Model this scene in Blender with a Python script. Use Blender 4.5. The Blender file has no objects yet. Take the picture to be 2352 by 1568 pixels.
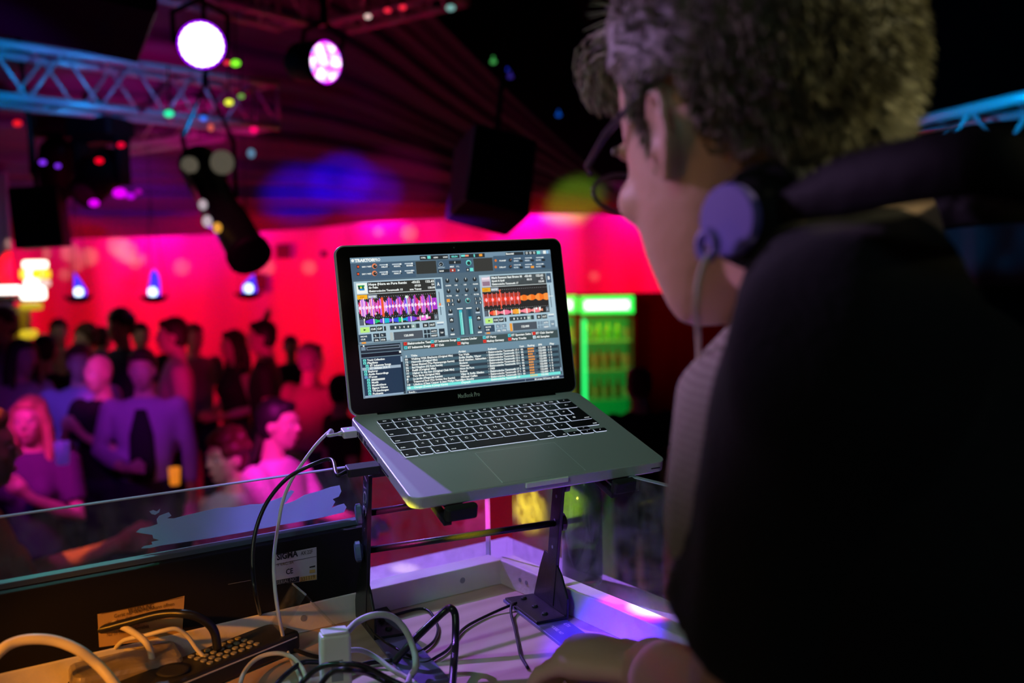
import bpy, bmesh, math, random
from mathutils import Vector, Matrix, noise
random.seed(7)
SC = bpy.context.scene
COL = SC.collection
V = Vector
# ------------------------------------------------------------------ camera
FPX = 2287.0
_u = V((-0.017, -0.9974, -0.07)).normalized()          # world up seen in the lens frame (x right, y down, z forward)
_fw = (V((0, 0, 1)) - V((0, 0, 1)).dot(_u) * _u).normalized()
_rt = _fw.cross(_u)
CAMPOS = V((0, 0, 2.2))
C2W = Matrix((_rt, _fw, _u))                            # lens frame -> world
def ray(px, py):
    return C2W @ V(((px - 1176) / FPX, (py - 784) / FPX, 1.0))
def at(px, py, d):
    return CAMPOS + ray(px, py) * d
def onz(px, py, z):
    r = ray(px, py)
    return CAMPOS + r * ((z - CAMPOS.z) / r.z)
def onplane(px, py, p, n):
    r = ray(px, py)
    return CAMPOS + r * ((p - CAMPOS).dot(n) / r.dot(n))
cam_d = bpy.data.cameras.new('camera'); cam = bpy.data.objects.new('camera', cam_d); COL.objects.link(cam)
_cx = C2W @ V((1, 0, 0)); _cy = C2W @ V((0, -1, 0)); _cz = C2W @ V((0, 0, -1))
_m = Matrix((_cx, _cy, _cz)).transposed().to_4x4(); _m.translation = CAMPOS
cam.matrix_world = _m
cam_d.sensor_width = 36.0; cam_d.lens = FPX / 2352 * 36.0
cam_d.clip_start = 0.05; cam_d.clip_end = 100
cam_d.dof.use_dof = True; cam_d.dof.focus_distance = 1.2; cam_d.dof.aperture_fstop = 3.3
SC.camera = cam
# ------------------------------------------------------------------ world, exposure
w = bpy.data.worlds.new('night'); SC.world = w; w.use_nodes = True
w.node_tree.nodes['Background'].inputs[0].default_value = (0.004, 0.003, 0.006, 1)
w.node_tree.nodes['Background'].inputs[1].default_value = 1.0
vs = SC.view_settings; vs.view_transform = 'Standard'; vs.look = 'None'; vs.exposure = 0.0; vs.gamma = 1.0; vs.use_curve_mapping = False
# ------------------------------------------------------------------ lights of the place and added glint spots
def aim(o, loc, tgt):
    o.location = loc
    o.rotation_euler = (V(tgt) - V(loc)).to_track_quat('-Z', 'Y').to_euler()
def spot(name, loc, tgt, col, power, deg, blend=0.3, rad=0.03):
    d = bpy.data.lights.new(name, 'SPOT'); d.color = col; d.energy = power; d.spot_size = math.radians(deg)
    d.spot_blend = blend; d.shadow_soft_size = rad
    o = bpy.data.objects.new(name, d); COL.objects.link(o); aim(o, loc, tgt); return o
def area(name, loc, tgt, col, power, sx, sy):
    d = bpy.data.lights.new(name, 'AREA'); d.color = col; d.energy = power; d.shape = 'RECTANGLE'; d.size = sx; d.size_y = sy
    o = bpy.data.objects.new(name, d); COL.objects.link(o); aim(o, loc, tgt); return o
WALLY = 12.6
# red and magenta wash on the back wall
for i, x in enumerate((-7.4, -5.4, -3.4, -1.4, 0.6, 2.6)):
    spot('red_wash_spot', (x * 0.85, 9.2, 2.35), (x, WALLY, 1.75), (1, 0.0, 0.002), 420, 62, 0.9, 0.08)
for i, (x, p) in enumerate(((-5.6, 3), (-4.4, 13), (-3.2, 6), (-1.6, 12), (0.2, 15), (1.6, 6))):
    area('magenta_wall_strip', (x, WALLY - 0.22, 3.15), (x, WALLY - 0.02, 1.6), (1, 0.0, 0.40), p, 0.5, 0.1)
for px, py, wd, p in ((97, 582, 0.8, 9), (162, 580, .9, 9), (205, 590, .9, 9), (178, 610, .6, 7), (290, 578, 1.1, 9), (272, 565, 1.0, 9), (296, 590, .7, 7), (310, 603, .6, 7), (326, 595, .5, 6),
                      (418, 614, .8, 7), (613, 615, .8, 6), (710, 615, .7, 6), (940, 536, .8, 8), (870, 532, .5, 6), (1365, 635, .5, 5), (150, 630, .6, 6)):
    t = at(px, py, 12.6)
    spot('wall_glint_spot', (t.x * .6, 6.4, 2.55), t, (1, 0.5, 0.36), p * 50, wd * 2.6, 0.6, 0.01)  # added spots imitating lamp reflections in the shiny plastic wall
# crowd: magenta and violet from the stage side
spot('magenta_crowd_spot', (-1.2, 1.6, 3.6), (-2.2, 4.8, 0.9), (1, 0.02, 0.45), 70, 44, 0.6, 0.05)
spot('violet_crowd_spot', (-2.6, 2.2, 3.9), (-2.8, 5.6, .8), (0.28, 0.03, 1), 90, 44, 0.7, 0.05)
spot('pink_face_spot', (-0.9, 2.4, 3.3), (-1.05, 4.7, 1.3), (1, 0.02, 0.60), 650, 12, 0.6, 0.05)
spot('pink_guest_spot', (-2.3, 2.4, 3.3), (-2.2, 4.8, 1.3), (1, 0.02, 0.5), 380, 11, 0.6, 0.05)
spot('pink_bald_spot', (-1.6, 2.4, 3.3), at(232, 880, 6.2), (1, 0.02, 0.5), 520, 6, 0.6, 0.05)
spot('violet_jacket_spot', (-1.4, 2.4, 3.3), at(330, 960, 6.0), (0.5, 0.03, 0.9), 210, 9, 0.6, 0.05)
spot('blue_shirt_spot', (-1.8, 2.4, 3.3), at(150, 930, 6.5), (0.22, 0.08, 1), 240, 9, 0.6, 0.05)
spot('pink_back_row_spot', (-0.6, 2.4, 3.3), at(430, 880, 7.0), (1, 0.02, 0.25), 120, 12, 0.6, 0.05)
spot('red_crowd_backlight', (-2.0, 9.9, 2.7), (-1.9, 7.2, 0.6), (1, 0.0, 0.02), 110, 58, 0.8, 0.1)
spot('orange_guest_spot', (-2.6, 1.5, 2.9), at(20, 1120, 2.7), (1, 0.16, 0.02), 260, 24, 0.5, 0.03)
# drape
spot('blue_drape_spot', (-0.4, 5.0, 1.9), at(790, 425, 10.3), (0.01, 0.0, 1), 2600, 8, 0.8, 0.05)
spot('blue_drape_spot', (-0.9, 5.0, 1.9), at(690, 462, 10.4), (0.04, 0.0, 1), 2200, 9, 0.9, 0.05)
spot('blue_drape_spot', (-0.5, 5.0, 1.9), at(850, 452, 10.6), (0.05, 0.0, 1), 1500, 8, 0.9, 0.05)
spot('violet_drape_spot', (-3.0, 5.0, 1.9), at(300, 505, 10.5), (0.2, 0.0, 1), 400, 20, 0.9, 0.05)
spot('magenta_drape_spot', (0.4, 6.0, 1.9), at(920, 455, 10.5), (1, 0.0, 0.3), 220, 15, 0.9, 0.05)
spot('green_drape_spot', (1.2, 6.0, 1.9), at(1330, 468, 11.3), (0.25, 1, 0.02), 1300, 8, 0.8, 0.05)
spot('red_drape_wash', (-1.6, 6.0, 1.2), at(650, 250, 8.5), (1, 0.0, 0.14), 50, 110, 0.9, 0.1)
spot('blue_par_halo', (-1.75, 3.0, 2.9), at(440, 120, 7.5), (0.3, 0.0, 1), 45, 32, 0.9, 0.1)
# trusses
spot('cyan_truss_spot', (-1.3, 4.7, 2.9), at(40, 170, 5.6), (0.0, 0.32, 1), 150, 34, 0.8, 0.03)
spot('cyan_truss_spot', (-1.0, 5.0, 2.9), at(330, 200, 6.4), (0.03, 0.28, .9), 60, 40, 0.8, 0.03)
spot('pink_truss_spot', (-1.0, 6.0, 2.4), at(350, 320, 8.6), (1, 0.0, 0.4), 160, 36, 0.8, 0.03)
spot('blue_truss_spot', (1.0, 3.0, 2.7), at(2230, 270, 4.4), (0.0, 0.36, 1), 110, 40, 0.6, 0.03)
# booth
spot('violet_table_spot', (-1.5, 2.9, 3.7), (-0.01, 1.36, 1.77), (0.36, 0.15, 1), 480, 17.5, 0.3, 0.02)
spot('violet_glass_spot', (-1.0, 2.6, 3.5), (-0.45, 1.2, 1.85), (0.40, 0.58, .9), 70, 24, 0.5, 0.02)
spot('soft_booth_lamp', (-0.9, -0.8, 3.3), (0.0, 1.2, 1.97), (0.38, .95, 0.84), 44, 17, 0.7, 0.2)
spot('dim_back_lamp', (0.9, -1.2, 3.5), (0.2, .7, 2.1), (0.7, 0.9, 0.9), 7, 50, 0.8, 0.25)
spot('warm_booth_lamp', (-1.1, -0.4, 2.9), (-0.15, 1.25, 1.80), (1.0, 0.60, 0.36), 12, 44, 0.8, 0.2)
spot('violet_face_lamp', (-1.2, 1.25, 2.65), (0.06, 0.76, 2.3), (0.75, 0.42, 1), 46, 18, 0.5, 0.05)
spot('olive_hair_lamp', (2.2, 0.2, 3.0), (0.23, 0.62, 2.44), (1.0, 0.90, 0.48), 170, 12, 0.6, 0.08)
spot('amber_neck_lamp', (-0.8, 0.5, 1.9), (0.14, 0.72, 2.25), (1.0, 0.42, 0.14), 3.2, 17, 0.7, 0.08)
spot('pink_beam', (0.75, 1.9, 3.2), onz(1455, 1455, 1.775), (1, 0.02, 0.20), 240, 3.6, 0.2, 0.01)
spot('lime_beam', (0.75, 1.92, 3.2), onz(1500, 1455, 1.775), (0.35, 1, 0.05), 420, 2.4, 0.3, 0.01)
spot('blue_plate_beam', (-0.35, -0.1, 3.0), onz(1390, 1480, 1.77), (0.06, 0.0, 1), 600, 5, 0.5, 0.01)
spot('pink_post_beam', (-0.7, 0.4, 2.0), at(1252, 1300, 1.27), (1, 0.05, 0.2), 26, 3.0, 0.3, 0.01)
spot('orange_cable_lamp', (-0.9, 0.1, 2.3), onz(120, 1500, 1.84), (1, 0.30, 0.0), 50, 11, 0.4, 0.02)
spot('teal_cable_lamp', (-0.9, 1.9, 2.7), onz(180, 1540, 1.78), (0.02, 1, 0.5), 16, 12, 0.4, 0.02)
spot('teal_adapter_lamp', (-0.75, 1.0, 2.2), onz(770, 1520, 1.8), (0.25, 1, 0.75), 3, 12, 0.4, 0.02)
spot('yellow_beam', (-0.5, 0.3, 2.06), at(1205, 1168, 1.35), (1, 0.85, 0.02), 600, 3.6, 0.7, 0.01)
spot('magenta_beam', (-0.5, 0.3, 2.06), at(1020, 1195, 1.30), (1, 0.03, 0.4), 160, 3.4, 0.8, 0.01)
spot('yellow_bottle_lamp', (-0.5, 2.6, 2.4), onz(1338, 1300, 1.80), (1, 0.9, 0.1), 60, 6, 0.6, 0.02)
spot('ledge_streak', (-0.7, 2.4, 2.6), onz(930, 1305, 1.735), (1, 0.8, 0.7), 60, 2.0, 0.5, 0.01)
spot('cool_top_spot', (-1.0, 2.4, 3.2), at(500, 1150, 4.6), (0.55, 0.75, 0.8), 60, 6, 0.7, 0.03)
# ------------------------------------------------------------------ helpers
def lin(c):
    return tuple((x / 12.92 if x <= 0.04045 else ((x + 0.055) / 1.055) ** 2.4) for x in c)
def rgb(r, g, b):
    return lin((r / 255, g / 255, b / 255))
def tag(o, label=None, cat=None, group=None, kind=None):
    if label: o['label'] = label
    if cat: o['category'] = cat
    if group: o['group'] = group
    if kind: o['kind'] = kind
    return o
def mat(name, col, rough=0.6, metal=0.0, emit=None, es=1.0, bump=0.0, bscale=40.0, var=0.0, vscale=12.0, spec=0.5, trans=0.0, coat=0.0, stretch=None, ior=1.45, sheen=0.0):
    m = bpy.data.materials.new(name); m.use_nodes = True
    nt = m.node_tree; b = nt.nodes['Principled BSDF']
    b.inputs['Base Color'].default_value = (*col, 1); b.inputs['Roughness'].default_value = rough
    b.inputs['Metallic'].default_value = metal; b.inputs['Specular IOR Level'].default_value = spec
    b.inputs['Transmission Weight'].default_value = trans; b.inputs['Coat Weight'].default_value = coat; b.inputs['IOR'].default_value = ior
    b.inputs['Sheen Weight'].default_value = sheen
    if emit:
        b.inputs['Emission Color'].default_value = (*emit, 1); b.inputs['Emission Strength'].default_value = es
    if bump or var:
        tc = nt.nodes.new('ShaderNodeTexCoord'); mp = nt.nodes.new('ShaderNodeMapping')
        nt.links.new(tc.outputs['Object'], mp.inputs['Vector'])
        if stretch: mp.inputs['Scale'].default_value = stretch
    if var:
        n = nt.nodes.new('ShaderNodeTexNoise'); n.inputs['Scale'].default_value = vscale; n.inputs['Detail'].default_value = 4
        r = nt.nodes.new('ShaderNodeMapRange'); r.inputs[3].default_value = 1 - var; r.inputs[4].default_value = 1 + var
        mx = nt.nodes.new('ShaderNodeMix'); mx.data_type = 'RGBA'; mx.blend_type = 'MULTIPLY'; mx.inputs[0].default_value = 1
        nt.links.new(mp.outputs[0], n.inputs['Vector']); nt.links.new(n.outputs[0], r.inputs[0]); nt.links.new(r.outputs[0], mx.inputs[7])
        mx.inputs[6].default_value = (*col, 1); nt.links.new(mx.outputs[2], b.inputs['Base Color'])
    if bump:
        n = nt.nodes.new('ShaderNodeTexNoise'); n.inputs['Scale'].default_value = bscale; n.inputs['Detail'].default_value = 3
        bp = nt.nodes.new('ShaderNodeBump'); bp.inputs['Strength'].default_value = bump; bp.inputs['Distance'].default_value = 0.01
        nt.links.new(mp.outputs[0], n.inputs['Vector']); nt.links.new(n.outputs[0], bp.inputs['Height']); nt.links.new(bp.outputs[0], b.inputs['Normal'])
    return m
def pane(name, tint, fres=1.45, haze=0.03, hazecol=(.5, .5, .5)):
    """clear acrylic: see-through sheet with a fresnel reflection and a little dust"""
    m = bpy.data.materials.new(name); m.use_nodes = True; nt = m.node_tree; nt.nodes.clear()
    o = nt.nodes.new('ShaderNodeOutputMaterial'); t = nt.nodes.new('ShaderNodeBsdfTransparent'); t.inputs[0].default_value = (*tint, 1)
    g = nt.nodes.new('ShaderNodeBsdfGlossy'); g.inputs['Roughness'].default_value = 0.04
    f = nt.nodes.new('ShaderNodeFresnel'); f.inputs[0].default_value = fres
    mx = nt.nodes.new('ShaderNodeMixShader'); ge = nt.nodes.new('ShaderNodeNewGeometry'); iv = nt.nodes.new('ShaderNodeMath'); iv.operation = 'SUBTRACT'; iv.inputs[0].default_value = 1; nt.links.new(ge.outputs['Backfacing'], iv.inputs[1]); ml = nt.nodes.new('ShaderNodeMath'); ml.operation = 'MULTIPLY'; nt.links.new(f.outputs[0], ml.inputs[0]); nt.links.new(iv.outputs[0], ml.inputs[1]); nt.links.new(ml.outputs[0], mx.inputs[0]); nt.links.new(t.outputs[0], mx.inputs[1]); nt.links.new(g.outputs[0], mx.inputs[2])
    d = nt.nodes.new('ShaderNodeBsdfDiffuse'); d.inputs[0].default_value = (*hazecol, 1)
    n = nt.nodes.new('ShaderNodeTexNoise'); n.inputs['Scale'].default_value = 60; n.inputs['Detail'].default_value = 6
    r = nt.nodes.new('ShaderNodeMapRange'); r.inputs[1].default_value = .35; r.inputs[2].default_value = .75; r.inputs[3].default_value = haze * .3; r.inputs[4].default_value = haze * 1.8
    tc = nt.nodes.new('ShaderNodeTexCoord'); nt.links.new(tc.outputs['Object'], n.inputs['Vector']); nt.links.new(n.outputs[0], r.inputs[0])
    m2 = nt.nodes.new('ShaderNodeMixShader'); nt.links.new(r.outputs[0], m2.inputs[0]); nt.links.new(mx.outputs[0], m2.inputs[1]); nt.links.new(d.outputs[0], m2.inputs[2])
    nt.links.new(m2.outputs[0], o.inputs[0]); return m
class MB:
    """collects shapes for one mesh"""
    def __init__(s): s.v = []; s.f = []; s.m = []; s.M = Matrix.Identity(4); s.mi = 0
    def add(s, vs, fs, mi=None):
        b = len(s.v); s.v += [tuple(s.M @ V(p)) for p in vs]; s.f += [tuple(b + i for i in f) for f in fs]
        s.m += [s.mi if mi is None else mi] * len(fs); return s
    def box(s, lo, hi, mi=None):
        x0, y0, z0 = lo; x1, y1, z1 = hi
        return s.add([(x0, y0, z0), (x1, y0, z0), (x1, y1, z0), (x0, y1, z0), (x0, y0, z1), (x1, y0, z1), (x1, y1, z1), (x0, y1, z1)],
                     [(3, 2, 1, 0), (4, 5, 6, 7), (0, 1, 5, 4), (1, 2, 6, 5), (2, 3, 7, 6), (3, 0, 4, 7)], mi)
    def rbox(s, lo, hi, r, mi=None, seg=4):
        """box with rounded vertical corners"""
        x0, y0, z0 = lo; x1, y1, z1 = hi; P = []
        for cx, cy, a0 in ((x1 - r, y1 - r, 0), (x0 + r, y1 - r, 90), (x0 + r, y0 + r, 180), (x1 - r, y0 + r, 270)):
            for k in range(seg + 1):
                a = math.radians(a0 + 90 * k / seg); P.append((cx + r * math.cos(a), cy + r * math.sin(a)))
        return s.prism(P, z0, z1, mi)
    def prism(s, P, z0, z1, mi=None):
        n = len(P)
        return s.add([(x, y, z0) for x, y in P] + [(x, y, z1) for x, y in P], [tuple(range(n))[::-1], tuple(range(n, 2 * n))] + [(i, (i + 1) % n, n + (i + 1) % n, n + i) for i in range(n)], mi)
    def ell(s, c, r, R=None, nu=20, nv=12, mi=None):
        R = R or Matrix.Identity(3); c = V(c); vs = [c + R @ V((0, 0, r[2]))]
        for j in range(1, nv):
            t = math.pi * j / nv
            for i in range(nu):
                a = 2 * math.pi * i / nu
                vs.append(c + R @ V((r[0] * math.sin(t) * math.cos(a), r[1] * math.sin(t) * math.sin(a), r[2] * math.cos(t))))
        vs.append(c + R @ V((0, 0, -r[2]))); fs = []; L = len(vs) - 1
        for i in range(nu):
            k = (i + 1) % nu; fs.append((0, 1 + i, 1 + k)); fs.append((L, 1 + (nv - 2) * nu + k, 1 + (nv - 2) * nu + i))
            for j in range(nv - 2):
                a = 1 + j * nu; fs.append((a + i, a + nu + i, a + nu + k, a + k))
        return s.add(vs, fs, mi)
    def tube(s, P, R, n=10, mi=None, flat=1.0, up=None, caps=True):
        P = [V(p) for p in P]; R = R if hasattr(R, '__len__') else [R] * len(P); vs = []; prev = None
        for i, p in enumerate(P):
            t = (P[min(i + 1, len(P) - 1)] - P[max(i - 1, 0)])
            if t.length < 1e-9: t = V((0, 0, 1))
            t.normalize()
            a = (V(up) if up else V((0, 0, 1))) if prev is None else prev
            if abs(a.dot(t)) > 0.97: a = V((1, 0, 0))
            x = (a - a.dot(t) * t).normalized(); y = t.cross(x); prev = (x if not up else None)
            for k in range(n):
                g = 2 * math.pi * k / n; vs.append(p + x * (R[i] * math.cos(g)) + y * (R[i] * flat * math.sin(g)))
        fs = [(i * n + k, i * n + (k + 1) % n, (i + 1) * n + (k + 1) % n, (i + 1) * n + k) for i in range(len(P) - 1) for k in range(n)]
        if caps: fs += [tuple(range(n))[::-1], tuple(range((len(P) - 1) * n, len(P) * n))]
        return s.add(vs, fs, mi)
    def cyl(s, a, b, r, n=16, mi=None): return s.tube([a, b], r, n, mi)
    def lathe(s, prof, c=(0, 0, 0), n=24, mi=None, R=None):
        c = V(c); R = R or Matrix.Identity(3); vs = []
        for r, z in prof:
            for k in range(n):
                a = 2 * math.pi * k / n; vs.append(c + R @ V((r * math.cos(a), r * math.sin(a), z)))
        fs = [(i * n + k, i * n + (k + 1) % n, (i + 1) * n + (k + 1) % n, (i + 1) * n + k) for i in range(len(prof) - 1) for k in range(n)]
        fs += [tuple(range(n))[::-1], tuple(range((len(prof) - 1) * n, len(prof) * n))]
        return s.add(vs, fs, mi)
    def bar(s, a, b, w, h, up=(0, 0, 1), mi=None):
        """rectangular bar from a to b"""
        a = V(a); b = V(b); t = (b - a).normalized(); u = V(up); x = (u - u.dot(t) * t).normalized(); y = t.cross(x)
        vs = [p + x * (h / 2 * i) + y * (w / 2 * j) for p in (a, b) for i, j in ((-1, -1), (1, -1), (1, 1), (-1, 1))]
        return s.add(vs, [(0, 1, 2, 3), (7, 6, 5, 4), (0, 4, 5, 1), (1, 5, 6, 2), (2, 6, 7, 3), (3, 7, 4, 0)], mi)
    def mesh(s, name, mats, smooth=False, fix=True):
        me = bpy.data.meshes.new(name); me.from_pydata(s.v, [], s.f)
        for m in (mats if isinstance(mats, (list, tuple)) else [mats]): me.materials.append(m)
        for p, mi in zip(me.polygons, s.m): p.material_index = mi; p.use_smooth = smooth
        if fix:
            bm = bmesh.new(); bm.from_mesh(me); bmesh.ops.recalc_face_normals(bm, faces=bm.faces); bm.to_mesh(me); bm.free()
        me.update(); return me
    def obj(s, name, mats, parent=None, smooth=False, bevel=0.0, angle=40, M=None, fix=True):
        o = bpy.data.objects.new(name, s.mesh(name, mats, smooth, fix)); COL.objects.link(o)
        if parent: o.parent = parent
        if M is not None: o.matrix_local = M
        if bevel:
            b = o.modifiers.new('bevel', 'BEVEL'); b.width = bevel; b.segments = 2; b.limit_method = 'ANGLE'; b.angle_limit = math.radians(angle)
        return o
def empty(name, loc=(0, 0, 0), M=None):
    o = bpy.data.objects.new(name, None); COL.objects.link(o); o.empty_display_size = 0.05
    if M is not None: o.matrix_world = M
    else: o.location = loc
    return o
def childM(root, o):
    """parent o to root keeping the world coordinates its mesh was written in"""
    bpy.context.view_layer.update(); o.parent = root; o.matrix_parent_inverse = root.matrix_world.inverted()
    return o
def crom(P, k=8):
    """Catmull-Rom through points"""
    P = [V(p) for p in P]; Q = [P[0] * 2 - P[1]] + P + [P[-1] * 2 - P[-2]]; out = []
    for i in range(1, len(Q) - 2):
        a, b, c, d = Q[i - 1:i + 3]
        for j in range(k):
            t = j / k; out.append(0.5 * ((2 * b) + (c - a) * t + (2 * a - 5 * b + 4 * c - d) * t * t + (3 * b - a - 3 * c + d) * t ** 3))
    out.append(P[-1]); return out
def lerp(a, b, t): return a + (b - a) * t
def remesh(mb, name, m, voxel, smooth=4, fac=0.6):
    """fuse all shapes of mb into one skin"""
    o = bpy.data.objects.new('tmp', mb.mesh('tmp', m)); COL.objects.link(o)
    r = o.modifiers.new('r', 'REMESH'); r.mode = 'VOXEL'; r.voxel_size = voxel; r.use_smooth_shade = True
    if smooth:
        q = o.modifiers.new('s', 'SMOOTH'); q.factor = fac; q.iterations = smooth
    bpy.context.view_layer.update(); dg = bpy.context.evaluated_depsgraph_get()
    me = bpy.data.meshes.new_from_object(o.evaluated_get(dg)); me.name = name
    bpy.data.objects.remove(o)
    me.materials.clear(); me.materials.append(m if not isinstance(m, list) else m[0])
    for p in me.polygons: p.use_smooth = True; p.material_index = 0
    return me
def mobj(name, me, parent=None, M=None):
    o = bpy.data.objects.new(name, me); COL.objects.link(o)
    if parent: o.parent = parent
    if M is not None: o.matrix_local = M
    return o
_font = {}
def text_polys(txt, size=1.0, bold=0.0, width=None, align='LEFT', ext=0.0):
    """(verts, faces, width) of a line of lettering in the xy plane"""
    c = bpy.data.curves.new('t', 'FONT'); c.body = txt; c.size = size; c.offset = bold; c.resolution_u = 2; c.extrude = ext; c.fill_mode = 'BOTH' if ext else 'FRONT'
    o = bpy.data.objects.new('t', c); COL.objects.link(o)
    bpy.context.view_layer.update(); me = bpy.data.meshes.new_from_object(o.evaluated_get(bpy.context.evaluated_depsgraph_get()))
    vs = [v.co.copy() for v in me.vertices]; fs = [tuple(p.vertices) for p in me.polygons]
    bpy.data.objects.remove(o); bpy.data.curves.remove(c); bpy.data.meshes.remove(me)
    if not vs: return [], [], 0
    x0 = min(v.x for v in vs); x1 = max(v.x for v in vs)
    k = (width / (x1 - x0)) if width else 1.0
    dx = {'LEFT': 0, 'CENTER': -(x1 - x0) * k / 2, 'RIGHT': -(x1 - x0) * k}[align]
    for v in vs: v.x = (v.x - x0) * k + dx
    return vs, fs, (x1 - x0) * k
# ------------------------------------------------------------------ materials
M_alu = mat('brushed aluminium', (.58, .62, .60), .42, .3, bump=.02, bscale=900)
M_aludark = mat('aluminium seam', (.10, .10, .10), .5, .6)
M_keycap = mat('black keycap', (.012, .012, .014), .45)
M_keylight = mat('keyboard backlight', (.5, .5, .6), .5, emit=rgb(215, 225, 255), es=1.0)
M_legend = mat('backlit legend', (.5, .5, .5), .5, emit=rgb(215, 225, 235), es=.75)
M_bezel = mat('black glass bezel', (.006, .006, .006), .12, spec=.6)
M_rubber = mat('black rubber', (.012, .012, .012), .7, bump=.1, bscale=300)
M_blackmetal = mat('black powder coated steel', (.018, .018, .022), .38, .3, bump=.05, bscale=500)
M_blackplastic = mat('black plastic', (.02, .02, .022), .5)
M_knob = mat('blue grey knob', (.10, .16, .30), .4)
M_white = mat('white plastic', (.78, .78, .75), .35)
M_cream = mat('cream cable', (.70, .64, .50), .45)
M_greycable = mat('grey cable', (.42, .43, .40), .5)
M_blackcable = mat('black cable', (.014, .014, .016), .32)
M_printw = mat('white print', (.75, .75, .75), .6)
M_printdim = mat('grey print', (.30, .32, .36), .6)
M_ink = mat('black ink', (.02, .02, .03), .7)
M_inkbrown = mat('faded brown ink', (.16, .09, .03), .7)
M_silver = mat('silver label', (.62, .58, .62), .5, .1, var=.15, vscale=60)
M_yellowlabel = mat('aged yellow label', (.62, .40, .13), .6, var=.25, vscale=30)
M_acryl = pane('clear acrylic', (.97, .98, .98), 1.35, .085, (.55, .5, .6))
M_acryl2 = pane('small clear plastic', (.9, .92, .92), 1.45, .05, (.6, .6, .6))
M_edge = mat('polished acrylic edge', (.55, .62, .75), .3, var=.1, emit=None)
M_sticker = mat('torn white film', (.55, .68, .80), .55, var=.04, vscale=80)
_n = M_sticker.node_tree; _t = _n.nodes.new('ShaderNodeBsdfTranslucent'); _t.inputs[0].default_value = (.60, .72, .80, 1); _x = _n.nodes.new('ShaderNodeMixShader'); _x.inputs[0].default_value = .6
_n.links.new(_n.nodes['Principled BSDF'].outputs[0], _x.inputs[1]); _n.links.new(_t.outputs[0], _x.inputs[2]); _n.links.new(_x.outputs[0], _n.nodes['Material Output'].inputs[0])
M_label_face = M_silver
def wood(name, a, b, scale, rough=.5, stretch=(1, 6, 6)):
    m = mat(name, a, rough, var=.01); nt = m.node_tree; bs = nt.nodes['Principled BSDF']
    for l in list(bs.inputs['Base Color'].links): nt.links.remove(l)
    tc = nt.nodes.new('ShaderNodeTexCoord'); mp = nt.nodes.new('ShaderNodeMapping'); mp.inputs['Scale'].default_value = stretch
    mp.inputs['Rotation'].default_value = (0, 0, -math.atan2(.594, .805))
    n = nt.nodes.new('ShaderNodeTexNoise'); n.inputs['Scale'].default_value = scale; n.inputs['Detail'].default_value = 5; n.inputs['Distortion'].default_value = .6
    wv = nt.nodes.new('ShaderNodeTexWave'); wv.wave_type = 'BANDS'; wv.bands_direction = 'Y'; wv.inputs['Scale'].default_value = scale * .22; wv.inputs['Distortion'].default_value = 7; wv.inputs['Detail Scale'].default_value = .6
    vo = nt.nodes.new('ShaderNodeTexVoronoi'); vo.inputs['Scale'].default_value = 9
    kr = nt.nodes.new('ShaderNodeMapRange'); kr.inputs[1].default_value = .07; kr.inputs[2].default_value = .11; kr.inputs[3].default_value = .45; kr.inputs[4].default_value = 1
    mx = nt.nodes.new('ShaderNodeMix'); mx.data_type = 'RGBA'; mx.inputs[6].default_value = (*a, 1); mx.inputs[7].default_value = (*b, 1)
    ad = nt.nodes.new('ShaderNodeMath'); ad.operation = 'MULTIPLY'
    mk = nt.nodes.new('ShaderNodeMix'); mk.data_type = 'RGBA'; mk.blend_type = 'MULTIPLY'; mk.inputs[0].default_value = .6
    L = nt.links.new
    L(tc.outputs['Object'], mp.inputs[0]); L(mp.outputs[0], n.inputs['Vector']); L(mp.outputs[0], wv.inputs['Vector']); L(tc.outputs['Object'], vo.inputs['Vector'])
    L(n.outputs[0], ad.inputs[0]); L(wv.outputs[0], ad.inputs[1]); L(ad.outputs[0], mx.inputs[0]); L(vo.outputs['Distance'], kr.inputs[0])
    L(mx.outputs[2], mk.inputs[6]); L(kr.outputs[0], mk.inputs[7]); L(mk.outputs[2], bs.inputs['Base Color'])
    return m
M_wood = wood('pale pine board', (.60, .44, .32), (.44, .30, .20), 9)
M_whitewood = mat('white painted wood', (.80, .78, .76), .5, bump=.15, bscale=60, var=.08, vscale=25)
# ------------------------------------------------------------------ booth frame of reference
TZ = 1.77
D1 = V((.805, .594, 0)).normalized(); D2 = V((-D1.y, D1.x, 0))     # along the front panel, and away from the DJ
_c = onz(1148, 1334, TZ); CORNER = V((_c.x, _c.y, TZ))
BM = Matrix((D1, D2, V((0, 0, 1)))).transposed().to_4x4(); BM.translation = CORNER   # booth frame: x along front panel, y outwards
BI = BM.inverted()
def bl(px, py, z):                                                     # photo point on a booth height, in booth coordinates
    return BI @ onz(px, py, z)
# right panel leaves the corner towards the DJ
_r = bl(1480, 1486, TZ); RD = V((_r.x, _r.y, 0)).normalized(); RN = V((-RD.y, RD.x, 0))
if RN.x < 0: RN = -RN
# ------------------------------------------------------------------ laptop
LR = Matrix.Identity(3)
def _rod(r):
    r = V(r); return Matrix.Rotation(r.length, 3, r.normalized())
LRc = _rod((1.883, -.370, .368)); LT = V((-.1067, .1675, 1.0562))
LM3 = C2W @ LRc
LM = LM3.to_4x4(); LM.translation = CAMPOS + C2W @ LT
laptop = empty('laptop', M=LM)
tag(laptop, 'open silver laptop showing a music mixing screen, standing on a black metal stand', 'laptop')
W, D = .325, .227
b = MB(); b.rbox((0, 0, -.0135), (W, D, 0), .012, seg=6)
base = b.obj('base', [M_alu], laptop, bevel=.0012)
b = MB(); b.rbox((.006, .006, -.0175), (W - .006, D - .006, -.0135), .010, seg=6); b.obj('bottom_cover', [M_alu], laptop, bevel=.001)
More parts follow.
